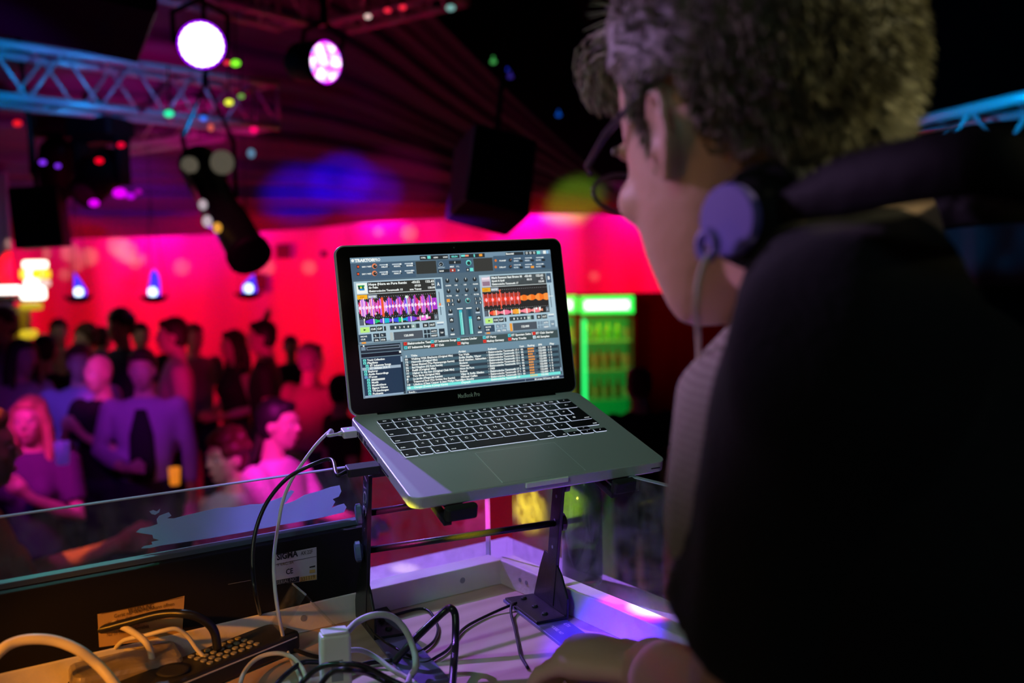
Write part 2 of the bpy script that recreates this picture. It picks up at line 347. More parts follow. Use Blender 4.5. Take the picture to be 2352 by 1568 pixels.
# keyboard well seam, trackpad, latch notch, ports
b = MB(); b.rbox((.0235, .0925, .0), (W - .0235, .2058, .0003), .004); b.obj('keyboard_well', [M_alu], base)
TPX = W / 2 - .0525
b = MB(); b.rbox((TPX, .006, .0), (TPX + .105, .084, .00035), .003)
tp = b.obj('trackpad', [M_alu], base)
b = MB()
for lo, hi in (((TPX - .0006, .006, 0), (TPX, .0846, .00038)), ((TPX + .105, .006, 0), (TPX + .1056, .0846, .00038)), ((TPX - .0006, .084, 0), (TPX + .1056, .0846, .00038))): b.box(lo, hi)
b.obj('trackpad_seam', [mat('pale trackpad edge', (.9, .95, .95), .3, .2)], base)
b = MB(); b.rbox((W / 2 - .027, -.0022, -.0068), (W / 2 + .027, .0016, -.0008), .001); b.obj('opening_notch', [mat('brightened notch', (1, 1, .92), .35)], base, bevel=.0004)  # lit recess: its brightness is put into the near-white colour
b = MB(); b.box((W - .022, -.0006, -.0080), (W - .010, .0010, -.0070)); b.obj('sleep_light', [M_ink], base)
b = MB()
for y, wd, h in ((.197, .012, .006), (.180, .014, .010), (.163, .006, .008), (.152, .010, .006), (.138, .012, .006), (.124, .012, .006)):
    b.box((-.0006, y - wd / 2, -.0095 - h * .1), (.001, y + wd / 2, -.0095 + h * .6))
b.obj('port', [M_ink], base)
b = MB(); b.box((-.0006, .075, -.0105), (.001, .108, -.0085)); b.obj('disc_slot', [M_ink], base)
# keys, German layout
keys = []; KX0, KX1, KY0, KY1 = .026, W - .026, .0955, .2035
pitch = (KX1 - KX0) / 14.5; rowh = (KY1 - KY0) / 5.55; gap = .0029
def keyrow(r, items):
    y1 = KY1 - (0 if r == 0 else (.55 + (r - 1)) * rowh); y0 = y1 - (rowh * .55 if r == 0 else rowh)
    x = KX0
    for t, wd in items:
        if t is not None: keys.append((t, x, y0, x + wd * pitch, y1))
        x += wd * pitch
f14 = 14.5 / 14
keyrow(0, [('esc', f14)] + [(t, f14) for t in ('F1', 'F2', 'F3', 'F4', 'F5', 'F6', 'F7', 'F8', 'F9', 'F10', 'F11', 'F12', '^')])
keyrow(1, [(t, 1) for t in '^1234567890ß´'] + [('←', 1.5)])
keyrow(2, [('tab', 1.5)] + [(t, 1) for t in 'QWERTZUIOPÜ+'])
keyrow(3, [('caps', 1.75)] + [(t, 1) for t in 'ASDFGHJKLÖÄ#'])
keyrow(4, [('shift', 1.25), ('<', 1)] + [(t, 1) for t in 'YXCVBNM,.-'] + [('shift', 2.25)])
keyrow(5, [('fn', 1), ('ctrl', 1), ('alt', 1), ('cmd', 1.25), (' ', 5), ('cmd', 1.25), ('alt', 1), ('<', 1), (None, 1), ('>', 1)])
# enter and the two half-height arrows
yt = KY1 - 1.55 * rowh; keys.append(('enter', KX0 + 13.5 * pitch, yt - 2 * rowh, KX1, yt))
yb = KY1 - 4.55 * rowh; xa = KX0 + 12.5 * pitch - .0 * pitch
keys.append(('^', KX0 + 12.5 * pitch, yb - rowh * .5, KX0 + 13.5 * pitch, yb)); keys.append(('v', KX0 + 12.5 * pitch, yb - rowh, KX0 + 13.5 * pitch, yb - rowh * .5))
for t, x0, y0, x1, y1 in keys:
    if t in '<>' and y1 < KY0 + rowh * 1.2 and x0 > KX0 + 10 * pitch: y1 = y0 + rowh * .5
    g = gap / 2
    k = MB(); cx, cy = (x0 + x1) / 2, (y0 + y1) / 2; hx, hy = (x1 - x0) / 2 - g, (y1 - y0) / 2 - g * (1 if y1 - y0 > rowh * .7 else .8)
    k.rbox((-hx - .0003, -hy - .00055, .0003), (hx + .0001, hy + .0000, .0007), .0016, 1, 2)
    k.rbox((-hx, -hy, .0003), (hx, hy, .0017), .0014, 0, 2)
    if t.strip():
        sz = .0062 if len(t) == 1 else .0036
        if y1 - y0 < rowh * .7: sz = min(sz, .0036)
        vs, fs, tw = text_polys(t, sz, bold=.00012)
        if vs:
            ox = -tw / 2 if (len(t) == 1 or y1 - y0 < rowh * .7) else (-hx + .0018 if x0 < W / 2 else hx - .0018 - tw)
            hh = max(v.y for v in vs); oy = (-hh / 2 if len(t) == 1 else -hy + .002)
            if y1 - y0 < rowh * .7: oy = -hh / 2
            k.add([(v.x + ox, v.y + oy, .00178) for v in vs], fs, 2)
    k.obj('key', [M_keycap, M_keylight, M_legend], base, M=Matrix.Translation((cx, cy, 0)), fix=False)
# lid
TH = 1.157; HY, HZ, LL = .2239, -.00235, .2192
LID = Matrix.Translation((0, HY, HZ)) @ Matrix.Rotation(TH, 4, 'X')       # lid frame: x right, y up the lid, z towards the viewer
b = MB(); b.rbox((0, .002, -.0065), (W, LL, -.0006), .013, seg=8)
lid = b.obj('lid', [M_alu], laptop, bevel=.0012, M=LID)
b = MB(); b.rbox((.0022, .004, -.0006), (W - .0022, LL - .0022, .0002), .011, seg=8); bez = b.obj('bezel', [M_bezel], lid)
b = MB(); b.cyl((.035, .0, -.003), (W - .035, 0, -.003), .0055, 12); b.obj('hinge', [M_bezel], lid, smooth=True)
b = MB(); b.lathe([(.0011, .0002), (.0011, .00035)], (W / 2 + .0, LL - .0085, 0), 12); b.obj('webcam', [mat('camera lens', (.10, .16, .15), .2)], lid)
vs, fs, tw = text_polys('MacBook Pro', .0078, bold=.0001, width=.031)
b = MB(); b.add([(v.x + W / 2 - .0155, v.y + .0115, .0003) for v in vs], fs); b.obj('lettering', [mat('pale lettering', (.55, .58, .5), .4)], lid, fix=False)
# ---- the mixing screen, laid out as flat coloured fields on the display
import numpy as _np
SX0, SX1, SY1, SY0 = .0192, W - .0192, LL - .0165, LL - .0165 - .179
_src = [(165, 240), (1925, 165), (2025, 1295), (280, 1478)]; _dst = [(0, 0), (1280, 0), (1280, 800), (0, 800)]
_A = []
for (x, y), (u, v_) in zip(_src, _dst): _A += [[x, y, 1, 0, 0, 0, -u * x, -u * y, -u], [0, 0, 0, x, y, 1, -v_ * x, -v_ * y, -v_]]
_h = _np.linalg.svd(_np.array(_A, float))[2][-1]
def ui(x, y):
    d = _h[6] * x + _h[7] * y + _h[8]; return ((_h[0] * x + _h[1] * y + _h[2]) / d, (_h[3] * x + _h[4] * y + _h[5]) / d)
class Screen:
    def __init__(s): s.v = []; s.f = []; s.c = []; s.z = .0003
    def P(s, u, v_): return (SX0 + (SX1 - SX0) * u / 1280, SY1 - (SY1 - SY0) * v_ / 800, s.z)
    def quad(s, u0, v0, u1, v1, c):
        s.z += 2e-7; b = len(s.v); s.v += [s.P(u0, v1), s.P(u1, v1), s.P(u1, v0), s.P(u0, v0)]; s.f.append((b, b + 1, b + 2, b + 3)); s.c.append(rgb(*c))
    def r(s, x0, y0, x1, y1, c):                     # corners read from the close-up of the photo
        u0, v0 = ui(x0, y0); u1, v1 = ui(x1, y1); s.quad(u0, v0, u1, v1, c)
    def poly(s, pts, c):
        s.z += 2e-7; b = len(s.v); s.v += [s.P(*p) for p in pts]; s.f.append(tuple(range(b, b + len(pts)))); s.c.append(rgb(*c))
    def disc(s, x, y, r, c, n=12):
        u, v_ = ui(x, y); s.poly([(u + r * math.cos(-2 * math.pi * k / n), v_ + r * math.sin(-2 * math.pi * k / n)) for k in range(n)], c)
    def text(s, t, x0, y0, x1, c=(235, 242, 240), h=13, bold=.05):
        """line of lettering from (x0,y0) to the x of x1, y0 its baseline at the left"""
        u0, v0 = ui(x0, y0); u1 = u0 + (x1 - x0) * 1280 / 1752
        s.z += 2e-7; vs, fs, tw = text_polys(t, 1.0, bold=bold)
        if not vs: return
        kx = (u1 - u0) / tw; ky = h / .72; b = len(s.v)
        for v in vs: s.v.append(s.P(u0 + v.x * kx, v0 - v.y * ky))
        for f in fs: s.f.append(tuple(b + i for i in f)); s.c.append(rgb(*c))
S = Screen()
BG = (84, 106, 122); BAR = (116, 145, 166); DK = (44, 50, 54); PAN = (72, 96, 118); FR = (170, 198, 212); WH = (236, 242, 240); TEAL = (110, 225, 215); OR = (240, 160, 60)
S.quad(0, 0, 1280, 800, BG); S.quad(0, 0, 1280, 31, BAR)
S.disc(190, 264, 9, WH, 16); S.text('TRAKTOR', 208, 277, 372, WH, 17, .07); S.text('PRO', 378, 269, 430, WH, 17, .03)
S.r(778, 222, 1030, 248, DK); S.r(845, 222, 876, 246, TEAL); S.r(1042, 212, 1130, 240, DK); S.text('03:34', 1058, 235, 1112, TEAL, 10)
S.text('CTRL', 790, 245, 832, WH, 8); S.text('AUDIO', 900, 242, 940, WH, 8); S.text('LOAD', 985, 238, 1025, WH, 8)
S.r(1138, 206, 1352, 232, DK); S.r(1142, 212, 1178, 228, TEAL); S.r(1178, 212, 1210, 226, (240, 150, 120)); S.r(1252, 206, 1265, 230, TEAL); S.r(1300, 204, 1330, 224, OR)
S.r(1532, 190, 1692, 214, DK); S.text('Essential', 1538, 210, 1610, WH, 10); S.r(1700, 182, 1838, 210, DK); S.r(1806, 178, 1838, 206, TEAL)
for x in (1720, 1752, 1785): S.disc(x, 194 - (x - 1752) * .04, 7, WH); S.disc(x, 194 - (x - 1752) * .04, 4, DK)
S.r(1862, 174, 1890, 202, WH); S.r(1892, 174, 1910, 200, (140, 190, 230))
# effect units
S.r(172, 292, 742, 350, PAN); S.r(176, 352, 746, 408, PAN); S.r(742, 272, 930, 374, (56, 58, 56)); S.r(1248, 246, 1424, 352, (60, 60, 58)); S.r(1424, 222, 1932, 278, PAN); S.r(1428, 282, 1936, 334, PAN)
for y, n, ls in ((318, '1', ('DELAY', 'MULHOL', 'REVERB')), (382, '2', ('DELAY', 'PEAK F', 'TURNTA'))):
    S.r(224, y - 14, 250, y + 14, (60, 40, 40)); S.disc(238, y, 6, (240, 90, 50))
    S.text('DRY / WET', 272, y + 8, 350, WH, 8); S.disc(382, y - 6, 15, (245, 140, 90), 16); S.disc(386, y - 3, 11, DK, 14); S.poly([(p[0], p[1]) for p in (ui(384, y - 2), ui(400, y - 12), ui(398, y - 16))], WH)
    for i, t in enumerate(ls):
        x = 425 + i * 110; yy = y - i * 6
        S.r(x, yy - 20, x + 62 + 12 * ((i * 2 + y) % 3), yy - 14, (190, 205, 215)); S.disc(x + 66 + 8 * (i % 2), yy - 18, 5, WH); S.text(t, x + 18, yy + 8, x + 72, WH, 8); S.r(x + 74, yy - 2, x + 88, yy + 4, DK)
for y, lab in ((262, ('PLANEP', 'SPRD', 'FEEDB', 'RATE')), (320, ('DELAY', 'FILTER', 'FREEZE', 'RATE'))):
    S.disc(1446, y, 8, (220, 120, 50)); S.text(lab[0], 1480, y + 8, 1540, WH, 8); S.disc(1574, y - 2, 11, DK, 14); S.poly([ui(1572, y), ui(1586, y - 10), ui(1580, y - 12)], (245, 150, 110))
    for i in range(3):
        x = 1605 + i * 98; S.r(x, y - 22 - i * 4, x + 40 + 18 * ((i + 1) % 3 == 0) + 10, y - 16 - i * 4, (190, 205, 215)); S.disc(x + 55, y - 20 - i * 4, 4, WH); S.text(lab[i + 1], x, y + 10 - i * 4, x + 44, (200, 215, 225), 8)
        S.r(x + 50, y - 6 - i * 4, x + 80, y + 12 - i * 4, OR if (y == 320 and i == 1) else DK)
# master section
S.r(930, 262, 1250, 364, PAN); S.disc(966, 296, 15, (150, 170, 185), 16); S.disc(966, 296, 12, DK, 16); S.poly([ui(953, 310), ui(967, 298), ui(964, 294)], WH)
S.r(1034, 266, 1142, 290, DK); S.text('4', 1082, 286, 1092, WH, 11); S.text('MIX', 1044, 324, 1082, WH, 9); S.text('FIL', 1100, 322, 1130, (160, 175, 185), 9); S.text('DRY/WET', 940, 332, 1000, (170, 190, 200), 7)
S.r(942, 342, 1040, 366, DK); S.text('BASS', 952, 362, 990, WH, 8); S.r(1042, 335, 1094, 362, (160, 62, 52)); S.disc(1068, 349, 5, WH); S.poly([ui(1112, 340), ui(1112, 358), ui(1130, 348)], WH)
S.disc(1208, 282, 17, TEAL, 18); S.disc(1210, 286, 12, DK, 16); S.r(1218, 328, 1250, 356, TEAL); S.r(1186, 330, 1214, 358, DK); S.disc(1200, 344, 5, WH)
# decks
def deck(dx, dy, side):
    X = lambda x: x + dx
    def Y(x, y): return y + dy
    S.quad(*_deckframe[side], FR)
    q = _deckframe[side]
    sc_ = (q[2] - q[0]) / 538
    def R(u0, v0, u1, v1, c): S.quad(q[0] + u0 * sc_, q[1] + v0, q[0] + u1 * sc_, q[1] + v1, c)
    def T(t, u, v_, wd, h=12, c=WH, bold=.045):
        u *= sc_; wd *= sc_
        S.z += 2e-7; vs, fs, tw = text_polys(t, 1.0, bold=bold); kx = wd / tw; ky = h / .72; b0 = len(S.v)
        for v in vs: S.v.append(S.P(q[0] + u + v.x * kx, q[1] + v_ - v.y * ky))
        for f in fs: S.f.append(tuple(b0 + i for i in f)); S.c.append(rgb(*c))
    R(80, 8, 488, 72, (50, 50, 48)); R(14, 10, 76, 70, (240, 246, 240) if side == 'A' else (205, 190, 205)); R(492, 8, 528, 68, PAN)
    T(side, 502, 48, 16, 20)
    if side == 'A':
        for i, (a, b2, c) in enumerate((((22, 22), (62, 30), (40, 170, 80)), ((26, 30), (56, 42), (230, 220, 60)), ((30, 40), (60, 52), (50, 140, 210)), ((24, 26), (34, 46), (20, 60, 50)), ((46, 24), (58, 44), (30, 110, 90)))):
            R(*a, *b2, c)
        T('Hope (Nora en Pure Remix', 86, 26, 232, 13); T('Sir Felix', 86, 44, 56, 11); T('Elektronische Tanzmusik 15', 86, 64, 202, 11)
        T('-03:52', 345, 26, 52, 13); T('07:23', 362, 46, 38, 11); T('ana Tunes', 330, 66, 72, 11); T('122.62', 432, 26, 54, 13); T('D4', 468, 44, 16, 11); T('120.00', 444, 62, 44, 11)
    else:
        R(18, 16, 74, 28, (245, 225, 235)); R(20, 40, 72, 66, (150, 120, 140)); R(16, 10, 60, 18, (200, 205, 220))
        T('Mark Ronson feat Bruno M', 88, 26, 222, 13); T('Speak & Spell', 88, 44, 92, 11); T('Elektronische Tanzmusik 17', 88, 64, 192, 11)
        T('-03:40', 328, 26, 54, 13); T('05:15', 344, 46, 38, 11); T('122.62', 416, 26, 54, 13); T('1A', 450, 44, 16, 11); T('122.00', 430, 62, 42, 11)
    R(12, 72, 490, 75, (200, 205, 200)); R(12, 76, 490, 250, (46, 44, 44)); R(12, 78, 72, 102, (250, 180, 40)); T('SYNC', 28, 95, 26, 9, (210, 120, 20)); R(74, 80, 130, 100, (150, 160, 175)); T('MASTER', 80, 95, 44, 9)
    rnd = random.Random(3 if side == 'A' else 5)
    x = 14.0; mid = 152
    if side == 'A':
        pal = [(250, 120, 250), (255, 235, 255), (120, 90, 255), (230, 60, 160), (250, 70, 60), (170, 90, 250), (255, 170, 240)]
        while x < 486:
            wv = rnd.choice((2.2, 3, 4)); ph = abs(math.sin((x - 14) / (17 if x < 310 else 14.5))); h = 18 + 32 * ph + rnd.uniform(-6, 10)
            if x > 458: h = 34; c = (200, 60, 235)
            else: c = rnd.choice(pal)
            R(x, mid - h, x + wv, mid + h, c); x += wv + (0.5 if x < 310 else 1.2)
        for k in range(24):
            cx2 = 14 + k * 19.6; S.poly([(q[0] + cx2, q[1] + mid), (q[0] + cx2 + 9, q[1] + mid + 12), (q[0] + cx2 + 18, q[1] + mid), (q[0] + cx2 + 9, q[1] + mid - 12)], (255, 225, 250))
        R(150, 98, 164, 208, (238, 90, 50)); S.poly([(q[0] + 306 + 9 * math.cos(-k * .5236), q[1] + 104 + 9 * math.sin(-k * .5236)) for k in range(12)], (225, 250, 230)); R(303, 108, 309, 206, (190, 230, 235))
    else:
        while x < 282:
            k = int((x - 14) / 10.5); h = 40 if k % 3 == 0 else 34
            R(x, mid - h, x + 5.5, mid + h, (245, 70, 45) if k % 3 else (250, 130, 130)); R(x + 5.5, mid - 12, x + 10, mid + 12, (235, 60, 40)); x += 10.5
        for k in range(7): S.poly([(q[0] + 24 + k * 42, q[1] + mid), (q[0] + 32 + k * 42, q[1] + mid + 13), (q[0] + 42 + k * 42, q[1] + mid), (q[0] + 32 + k * 42, q[1] + mid - 13)], (255, 190, 200))
        pts = [(282 + i * 8, 10 + 8 * abs(math.sin(i * .45)) + (4 if i > 15 else 0)) for i in range(27)]
        for (xa, ha), (xb, hb) in [((A_[0] * sc_, A_[1]), (B_[0] * sc_, B_[1])) for A_, B_ in zip(pts, pts[1:])]: S.poly([(q[0] + xa, q[1] + mid + ha), (q[0] + xb, q[1] + mid + hb), (q[0] + xb, q[1] + mid - hb), (q[0] + xa, q[1] + mid - ha)], (246, 120, 40) if (xa // 30) % 2 else (250, 150, 70))
        R(134, 94, 141, 212, (240, 90, 60)); R(130, 94, 146, 100, (240, 90, 60))
    for k in range(34):
        R(16 + k * 14, 92 + (10 if k < 9 else 0), 20 + k * 14, 95 + (10 if k < 9 else 0), (170, 170, 175)); R(16 + k * 14, 208, 20 + k * 14, 211, (170, 170, 175))
    # overview strip
    R(12, 216, 36, 248, (92, 104, 118)); S.poly([(q[0] + 38, q[1] + 214), (q[0] + 38, q[1] + 250), (q[0] + 46, q[1] + 250), (q[0] + 42, q[1] + 232), (q[0] + 46, q[1] + 214)], WH)
    colsA = [(110, 50, 220), (110, 50, 220), (40, 200, 120), (130, 80, 230), (30, 190, 210), (130, 80, 230), (60, 90, 230), (40, 210, 120), (30, 160, 220), (120, 70, 220), (120, 70, 220), (200, 90, 150), (245, 110, 230), (235, 140, 200)]
    colsB = [(240, 80, 60), (246, 140, 90), (245, 120, 130), (248, 140, 160), (240, 120, 150), (240, 110, 150), (245, 160, 60), (245, 180, 60), (250, 140, 160), (250, 150, 160), (245, 130, 130), (246, 150, 150), (240, 120, 130), (240, 150, 120)]
    for i in range(70):
        c = (colsA if side == 'A' else colsB)[i // 5]; h = 4 + 9 * abs(math.sin(i * .23)) + rnd.uniform(0, 3)
        R(48 + i * 5.6, 232 - h, 54 + i * 5.6, 232 + h, c)
    for i in range(6): R(94 + i * 56, 216, 100 + i * 56, 248, WH)
    R(386, 216, 400, 228, WH); R(412, 214, 426, 234, WH)
    R(464, 216, 486, 246, (110, 124, 138)); T('♪', 470, 240, 8, 14)
    # tempo slider
    R(506, 84, 510, 222, (50, 64, 84)); R(494, 168 if side == 'A' else 150, 528, 172 if side == 'A' else 154, WH)
    if side == 'A': R(503, 152, 514, 166, (240, 130, 70))
    # transport row
    R(12, 262, 66, 292, (190, 240, 130)); S.poly([(q[0] + 32, q[1] + 271), (q[0] + 32, q[1] + 283), (q[0] + 46, q[1] + 277)], (30, 50, 30))
    R(70, 262, 106, 290, (50, 58, 60)); R(109, 262, 145, 290, (50, 58, 60)); T('CUE', 74, 281, 28, 11); T('CUP', 112, 281, 28, 11); R(152, 264, 164, 290, (50, 58, 60))
    R(188, 262, 368, 288, (56, 70, 76)); R(318, 262, 346, 288, (140, 170, 165))
    for i, t in enumerate(('1', '2', '4', '8', '16')): T(t, 216 + i * 26, 281, 9 if len(t) == 1 else 16, 11)
    R(388, 262, 424, 288, (50, 58, 60)); R(428, 262, 466, 288, (50, 58, 60)); T('IN', 398, 281, 14, 11); T('OUT', 432, 281, 30, 11); R(476, 262, 520, 270, WH); R(478, 274, 516, 280, (110, 130, 160))
    # lower row
    act = side == 'A'
    R(0, 302, 74, 344, (58, 78, 98)); T('MOVE', 10, 318, 38, 8); T('CUE', 10, 334, 26, 8); R(0, 344, 540, 356, (130, 155, 170)); R(12, 345, 38, 355, OR)
    bx = (46, 56, 66) if act else (126, 150, 168)
    for a in (84, 124):
        for bb in (302, 328): R(a, bb, a + 36, bb + 22, bx)
    T('T-', 92, 320, 12, 10); T('T+', 132, 320, 12, 10); T('DEL', 92, 345, 22, 9); T('STOR', 128, 345, 26, 9)
    R(184, 302, 202, 350, (180, 190, 190) if act else OR); R(206, 302, 384, 348, (80, 88, 98)); T('120.000' if act else '122.000', 268, 332, 58, 12)
    for a, wd in ((390, 18), (411, 18), (432, 42)):
        for bb in (302, 328): R(a, bb, a + wd, bb + 22, bx)
    T('AUTO', 436, 318, 34, 9); T('RESET', 436, 344, 36, 9); R(484, 302, 520, 348, bx); T('TAP', 492, 330, 20, 9)
_deckframe = {'A': (8, 137, 546, 487), 'B': (782, 137, 1276, 487)}
deck(0, 0, 'A'); deck(0, 0, 'B')
# mixer
def knob(u, v_, r=13, col=DK, a=0):
    S.poly([(u + r * math.cos(-k * .4488), v_ + r * math.sin(-k * .4488)) for k in range(14)], col); S.quad(u - 2, v_ - r, u + 2, v_ - 2, WH)
for j, (v_, lab) in enumerate(((160, ('GAIN', 'HI', 'HI', 'GAIN')), (222, ('FILTER', 'MID', 'MID', 'FILTER')))):
    for i, u in enumerate((577, 636, 694, 752)):
        knob(u, v_); S.z += 2e-7
        vs, fs, tw = text_polys(lab[i], 1, bold=.04); kx = (34 if len(lab[i]) > 3 else 16) / tw; b0 = len(S.v)
        for v in vs: S.v.append(S.P(u - 15 + v.x * kx, v_ + 32 - v.y * 11))
        for f in fs: S.f.append(tuple(b0 + k for k in f)); S.c.append(rgb(*WH))
        S.quad(u + 24, v_ + 22, u + 30, v_ + 30, (60, 80, 90))
knob(636, 284); knob(694, 284, 15, TEAL); knob(695, 285, 12)
for u0, first in ((560, True), (738, False)):
    for k in range(4):
        u = u0 + (k % 2) * 26; v_ = 268 + (k // 2) * 24; S.quad(u, v_, u + 20, v_ + 18, OR if (first and k == 0) else (50, 62, 72))
        if not (first and k == 0):
            S.z += 2e-7; vs, fs, tw = text_polys(str(k + 1), 1, bold=.05); b0 = len(S.v)
            for v in vs: S.v.append(S.P(u + 6 + v.x * 14, v_ + 15 - v.y * 17))
            for f in fs: S.f.append(tuple(b0 + i for i in f)); S.c.append(rgb(*WH))
for u in (577, 752): knob(u, 342); S.quad(u - 16, 356, u + 12, 364, (200, 215, 225)); S.quad(u - 12, 380, u + 14, 408, DK); S.poly([(u + 1 + 8 * math.cos(-k * .5236), 394 + 8 * math.sin(-k * .5236)) for k in range(12)], WH); S.quad(u - 2, 394, u + 4, 404, DK); knob(u, 452, 11); S.quad(u - 14, 474, u + 12, 482, WH)
for u, f in ((640, 0), (698, .3)):
    S.quad(u - 22, 322, u + 20, 486, (66, 94, 110)); S.quad(u - 20, 326, u + 16, 333, WH); S.quad(u - 9, 338, u + 9, 484, (48, 80, 100)); S.quad(u - 9, 345 + 140 * f, u - 1, 484, (110, 225, 215)); S.quad(u + 1, 345 + 140 * f, u + 9, 484, (150, 240, 232)); S.quad(u - 9, 338 + 140 * f, u + 9, 352 + 140 * f, (60, 190, 210))
# browser
S.quad(0, 496, 1280, 800, (110, 136, 152)); S.quad(10, 502, 248, 545, (38, 46, 60)); S.quad(46, 512, 244, 530, (150, 165, 185)); S.quad(49, 515, 241, 527, (40, 50, 58)); S.quad(14, 510, 40, 530, (120, 140, 160))
S.quad(10, 549, 248, 570, (26, 30, 44)); S.disc(282, 1018, 5, WH); S.quad(236, 548, 248, 560, WH)
S.quad(10, 575, 240, 786, (40, 58, 82)); S.quad(240, 575, 252, 786, (30, 42, 60)); S.quad(241, 580, 251, 612, (160, 185, 205))
side_items = [(0, 'Track Collection', 104), (0, 'Playlists', 62), (1, 'ET bekannte Songs', 124), (1, 'ET Hitlisten 20.8.15', 118), (0, 'Explorer', 58), (0, 'Audio Recordings', 118), (0, 'iTunes', 50), (1, '#########', 80), (1, 'Musik', 42), (1, 'Musikvideos', 84), (1, 'Eigene Videos', 92), (1, 'TV-Sendungen', 96), (1, 'Podcasts', 62)]
def T2(t, u, v_, wd, h=11, c=WH, bold=.045):
    S.z += 2e-7; vs, fs, tw = text_polys(t, 1.0, bold=bold)
    if not vs: return
    kx = wd / tw; b0 = len(S.v)
    for v in vs: S.v.append(S.P(u + v.x * kx, v_ - v.y * h / .72))
    for f in fs: S.f.append(tuple(b0 + i for i in f)); S.c.append(rgb(*c))
for i, (lv, t, wd) in enumerate(side_items):
    v_ = 580 + i * 16
    if i == 3: S.quad(10, v_ - 1, 238, v_ + 15, (160, 180, 198))
    S.quad(18 + lv * 12, v_, 36 + lv * 12, v_ + 13, TEAL if i != 6 else (120, 180, 230)); S.quad(22 + lv * 12, v_ + 5, 30 + lv * 12, v_ + 10, (60, 110, 120))
    T2(t, 42 + lv * 14, v_ + 12, wd)
S.quad(10, 786, 238, 795, (150, 175, 200)); S.quad(240, 782, 252, 796, (60, 70, 80))
S.quad(262, 500, 1272, 548, (66, 82, 84))
fav = [(0, 0, (230, 60, 50), 'Elektronische Tanz'), (0, 1, (90, 200, 210), 'ET bekannte Songs'), (1, 0, (90, 200, 210), 'ET bekannte Songs'), (1, 1, (230, 60, 50), 'ET Club'), (2, 0, (90, 200, 210), 'neuste Lieder'), (2, 1, (230, 60, 50), 'HipHop'),
       (3, 0, (90, 200, 210), 'ET Party'), (3, 1, (230, 60, 50), 'Mashup Germany'), (4, 0, (90, 200, 210), 'ET Spontan Seite 2'), (4, 1, (230, 60, 50), 'Party Tracks'), (5, 0, (230, 60, 50), 'ET Club Starter'), (5, 1, (200, 225, 235), 'All Samples')]
for i, j, c, t in fav:
    u = 268 + i * 166; v_ = 502 + j * 23; S.quad(u, v_, u + 20, v_ + 18, c); S.quad(u + 7, v_ + 6, u + 14, v_ + 12, tuple(int(x * .6) for x in c)); T2(t, u + 24, v_ + 15, 8.1 * len(t), 12)
S.quad(262, 550, 1272, 590, (112, 142, 160))
for t, u in (('#', 272), ('Title', 304), ('Artist', 600), ('Release', 792), ('Comm', 1000), ('Rating', 1056), ('BPM', 1130), ('Play', 1208)): T2(t, u, 588, 8 * len(t), 11)
rows = [('66', 'Walking With Elephants (Original Mix)', 'Ten Walls', 13), ('73', 'Hypnotic (Original Mix)', 'Sofia Stella, Viper', 12), ('75', 'Sweet Blessed (The Plattenpunge Remix)', 'Emil Stabler, Sebastian', 13), ('56', 'Bad Kingdom (DJ Koze Remix)', 'Moderat', 13), ('74', 'Relifi (Original Mix)', 'Watermat', 13),
        ('77', 'Higher In the Sun (Original Club Mix)', 'Nora En Pure', 13), ('60', 'Two Birds (Original Mix)', 'Rudosh', 0), ('1', 'Le Jardin (Pingpong Remix)', 'Vijay & Sofia Zlatko', 17), ('7', 'Treasured Soul (The Golden Boy Remix)', 'Michael Calfan', 17), ('10', 'Lifetime (Claas Casper & Jean Philips Remix)', 'Egon Monthy', 13)]
for i, (n, t, a, r_) in enumerate(rows):
    v_ = 594 + i * 16.4
    S.quad(262, v_, 1262, v_ + 16.4, (50, 62, 74) if i % 2 == 0 else (76, 104, 118))
    T2(n, 266, v_ + 13, 9 * len(n)); T2(t, 304, v_ + 13, 7.0 * len(t)); T2(a, 600, v_ + 13, 7.6 * len(a)); T2('Elektronische Tanzmusik %d' % r_ if r_ else '1983', 792, v_ + 13, 192 if r_ else 32)
    T2('♪', 780, v_ + 13, 5, 10); T2('4A', 1006, v_ + 13, 18); T2('1', 990, v_ + 13, 4, 9)
    for k in range(5): S.quad(1054 + k * 11, v_ + 3, 1062 + k * 11, v_ + 13, (250, 165, 80) if k < (4 if i in (0, 1, 3, 4) else 3) else (90, 110, 130))
    T2('122.000', 1128, v_ + 13, 50); T2('1', 1194, v_ + 12, 4, 9); T2('0', 1208, v_ + 13, 9)
v_ = 594 + 10 * 16.4
S.quad(262, v_, 1262, v_ + 17, (120, 232, 224)); T2('16', 266, v_ + 13, 18); T2('Changes (Zwette & Jumpy Remix)', 304, v_ + 13, 210, 11, (225, 255, 250)); T2('Dapayk', 600, v_ + 13, 60, 11, (225, 255, 250)); T2('Elektronische Tanzmusik 13', 792, v_ + 13, 192, 11, (235, 255, 250)); T2('122.000', 1128, v_ + 13, 50)
for k in range(4): S.quad(1054 + k * 13, v_ + 3, 1063 + k * 13, v_ + 13, (235, 200, 130))
S.quad(1262, 594, 1272, 776, (70, 88, 100)); S.quad(1263, 734, 1271, 756, (160, 180, 205)); S.quad(262, 777, 1180, 781, (150, 175, 200))
S.quad(262, 783, 1280, 798, (52, 66, 88)); T2('Ready...', 270, 795, 48, 9); T2('80 songs, 9.8 hours, 481.2 MB', 1080, 795, 170, 9); S.quad(1016, 783, 1019, 798, (130, 150, 170)); S.quad(0, 797, 1280, 800, (140, 160, 175)); S.quad(0, 496, 3, 800, (120, 145, 165))
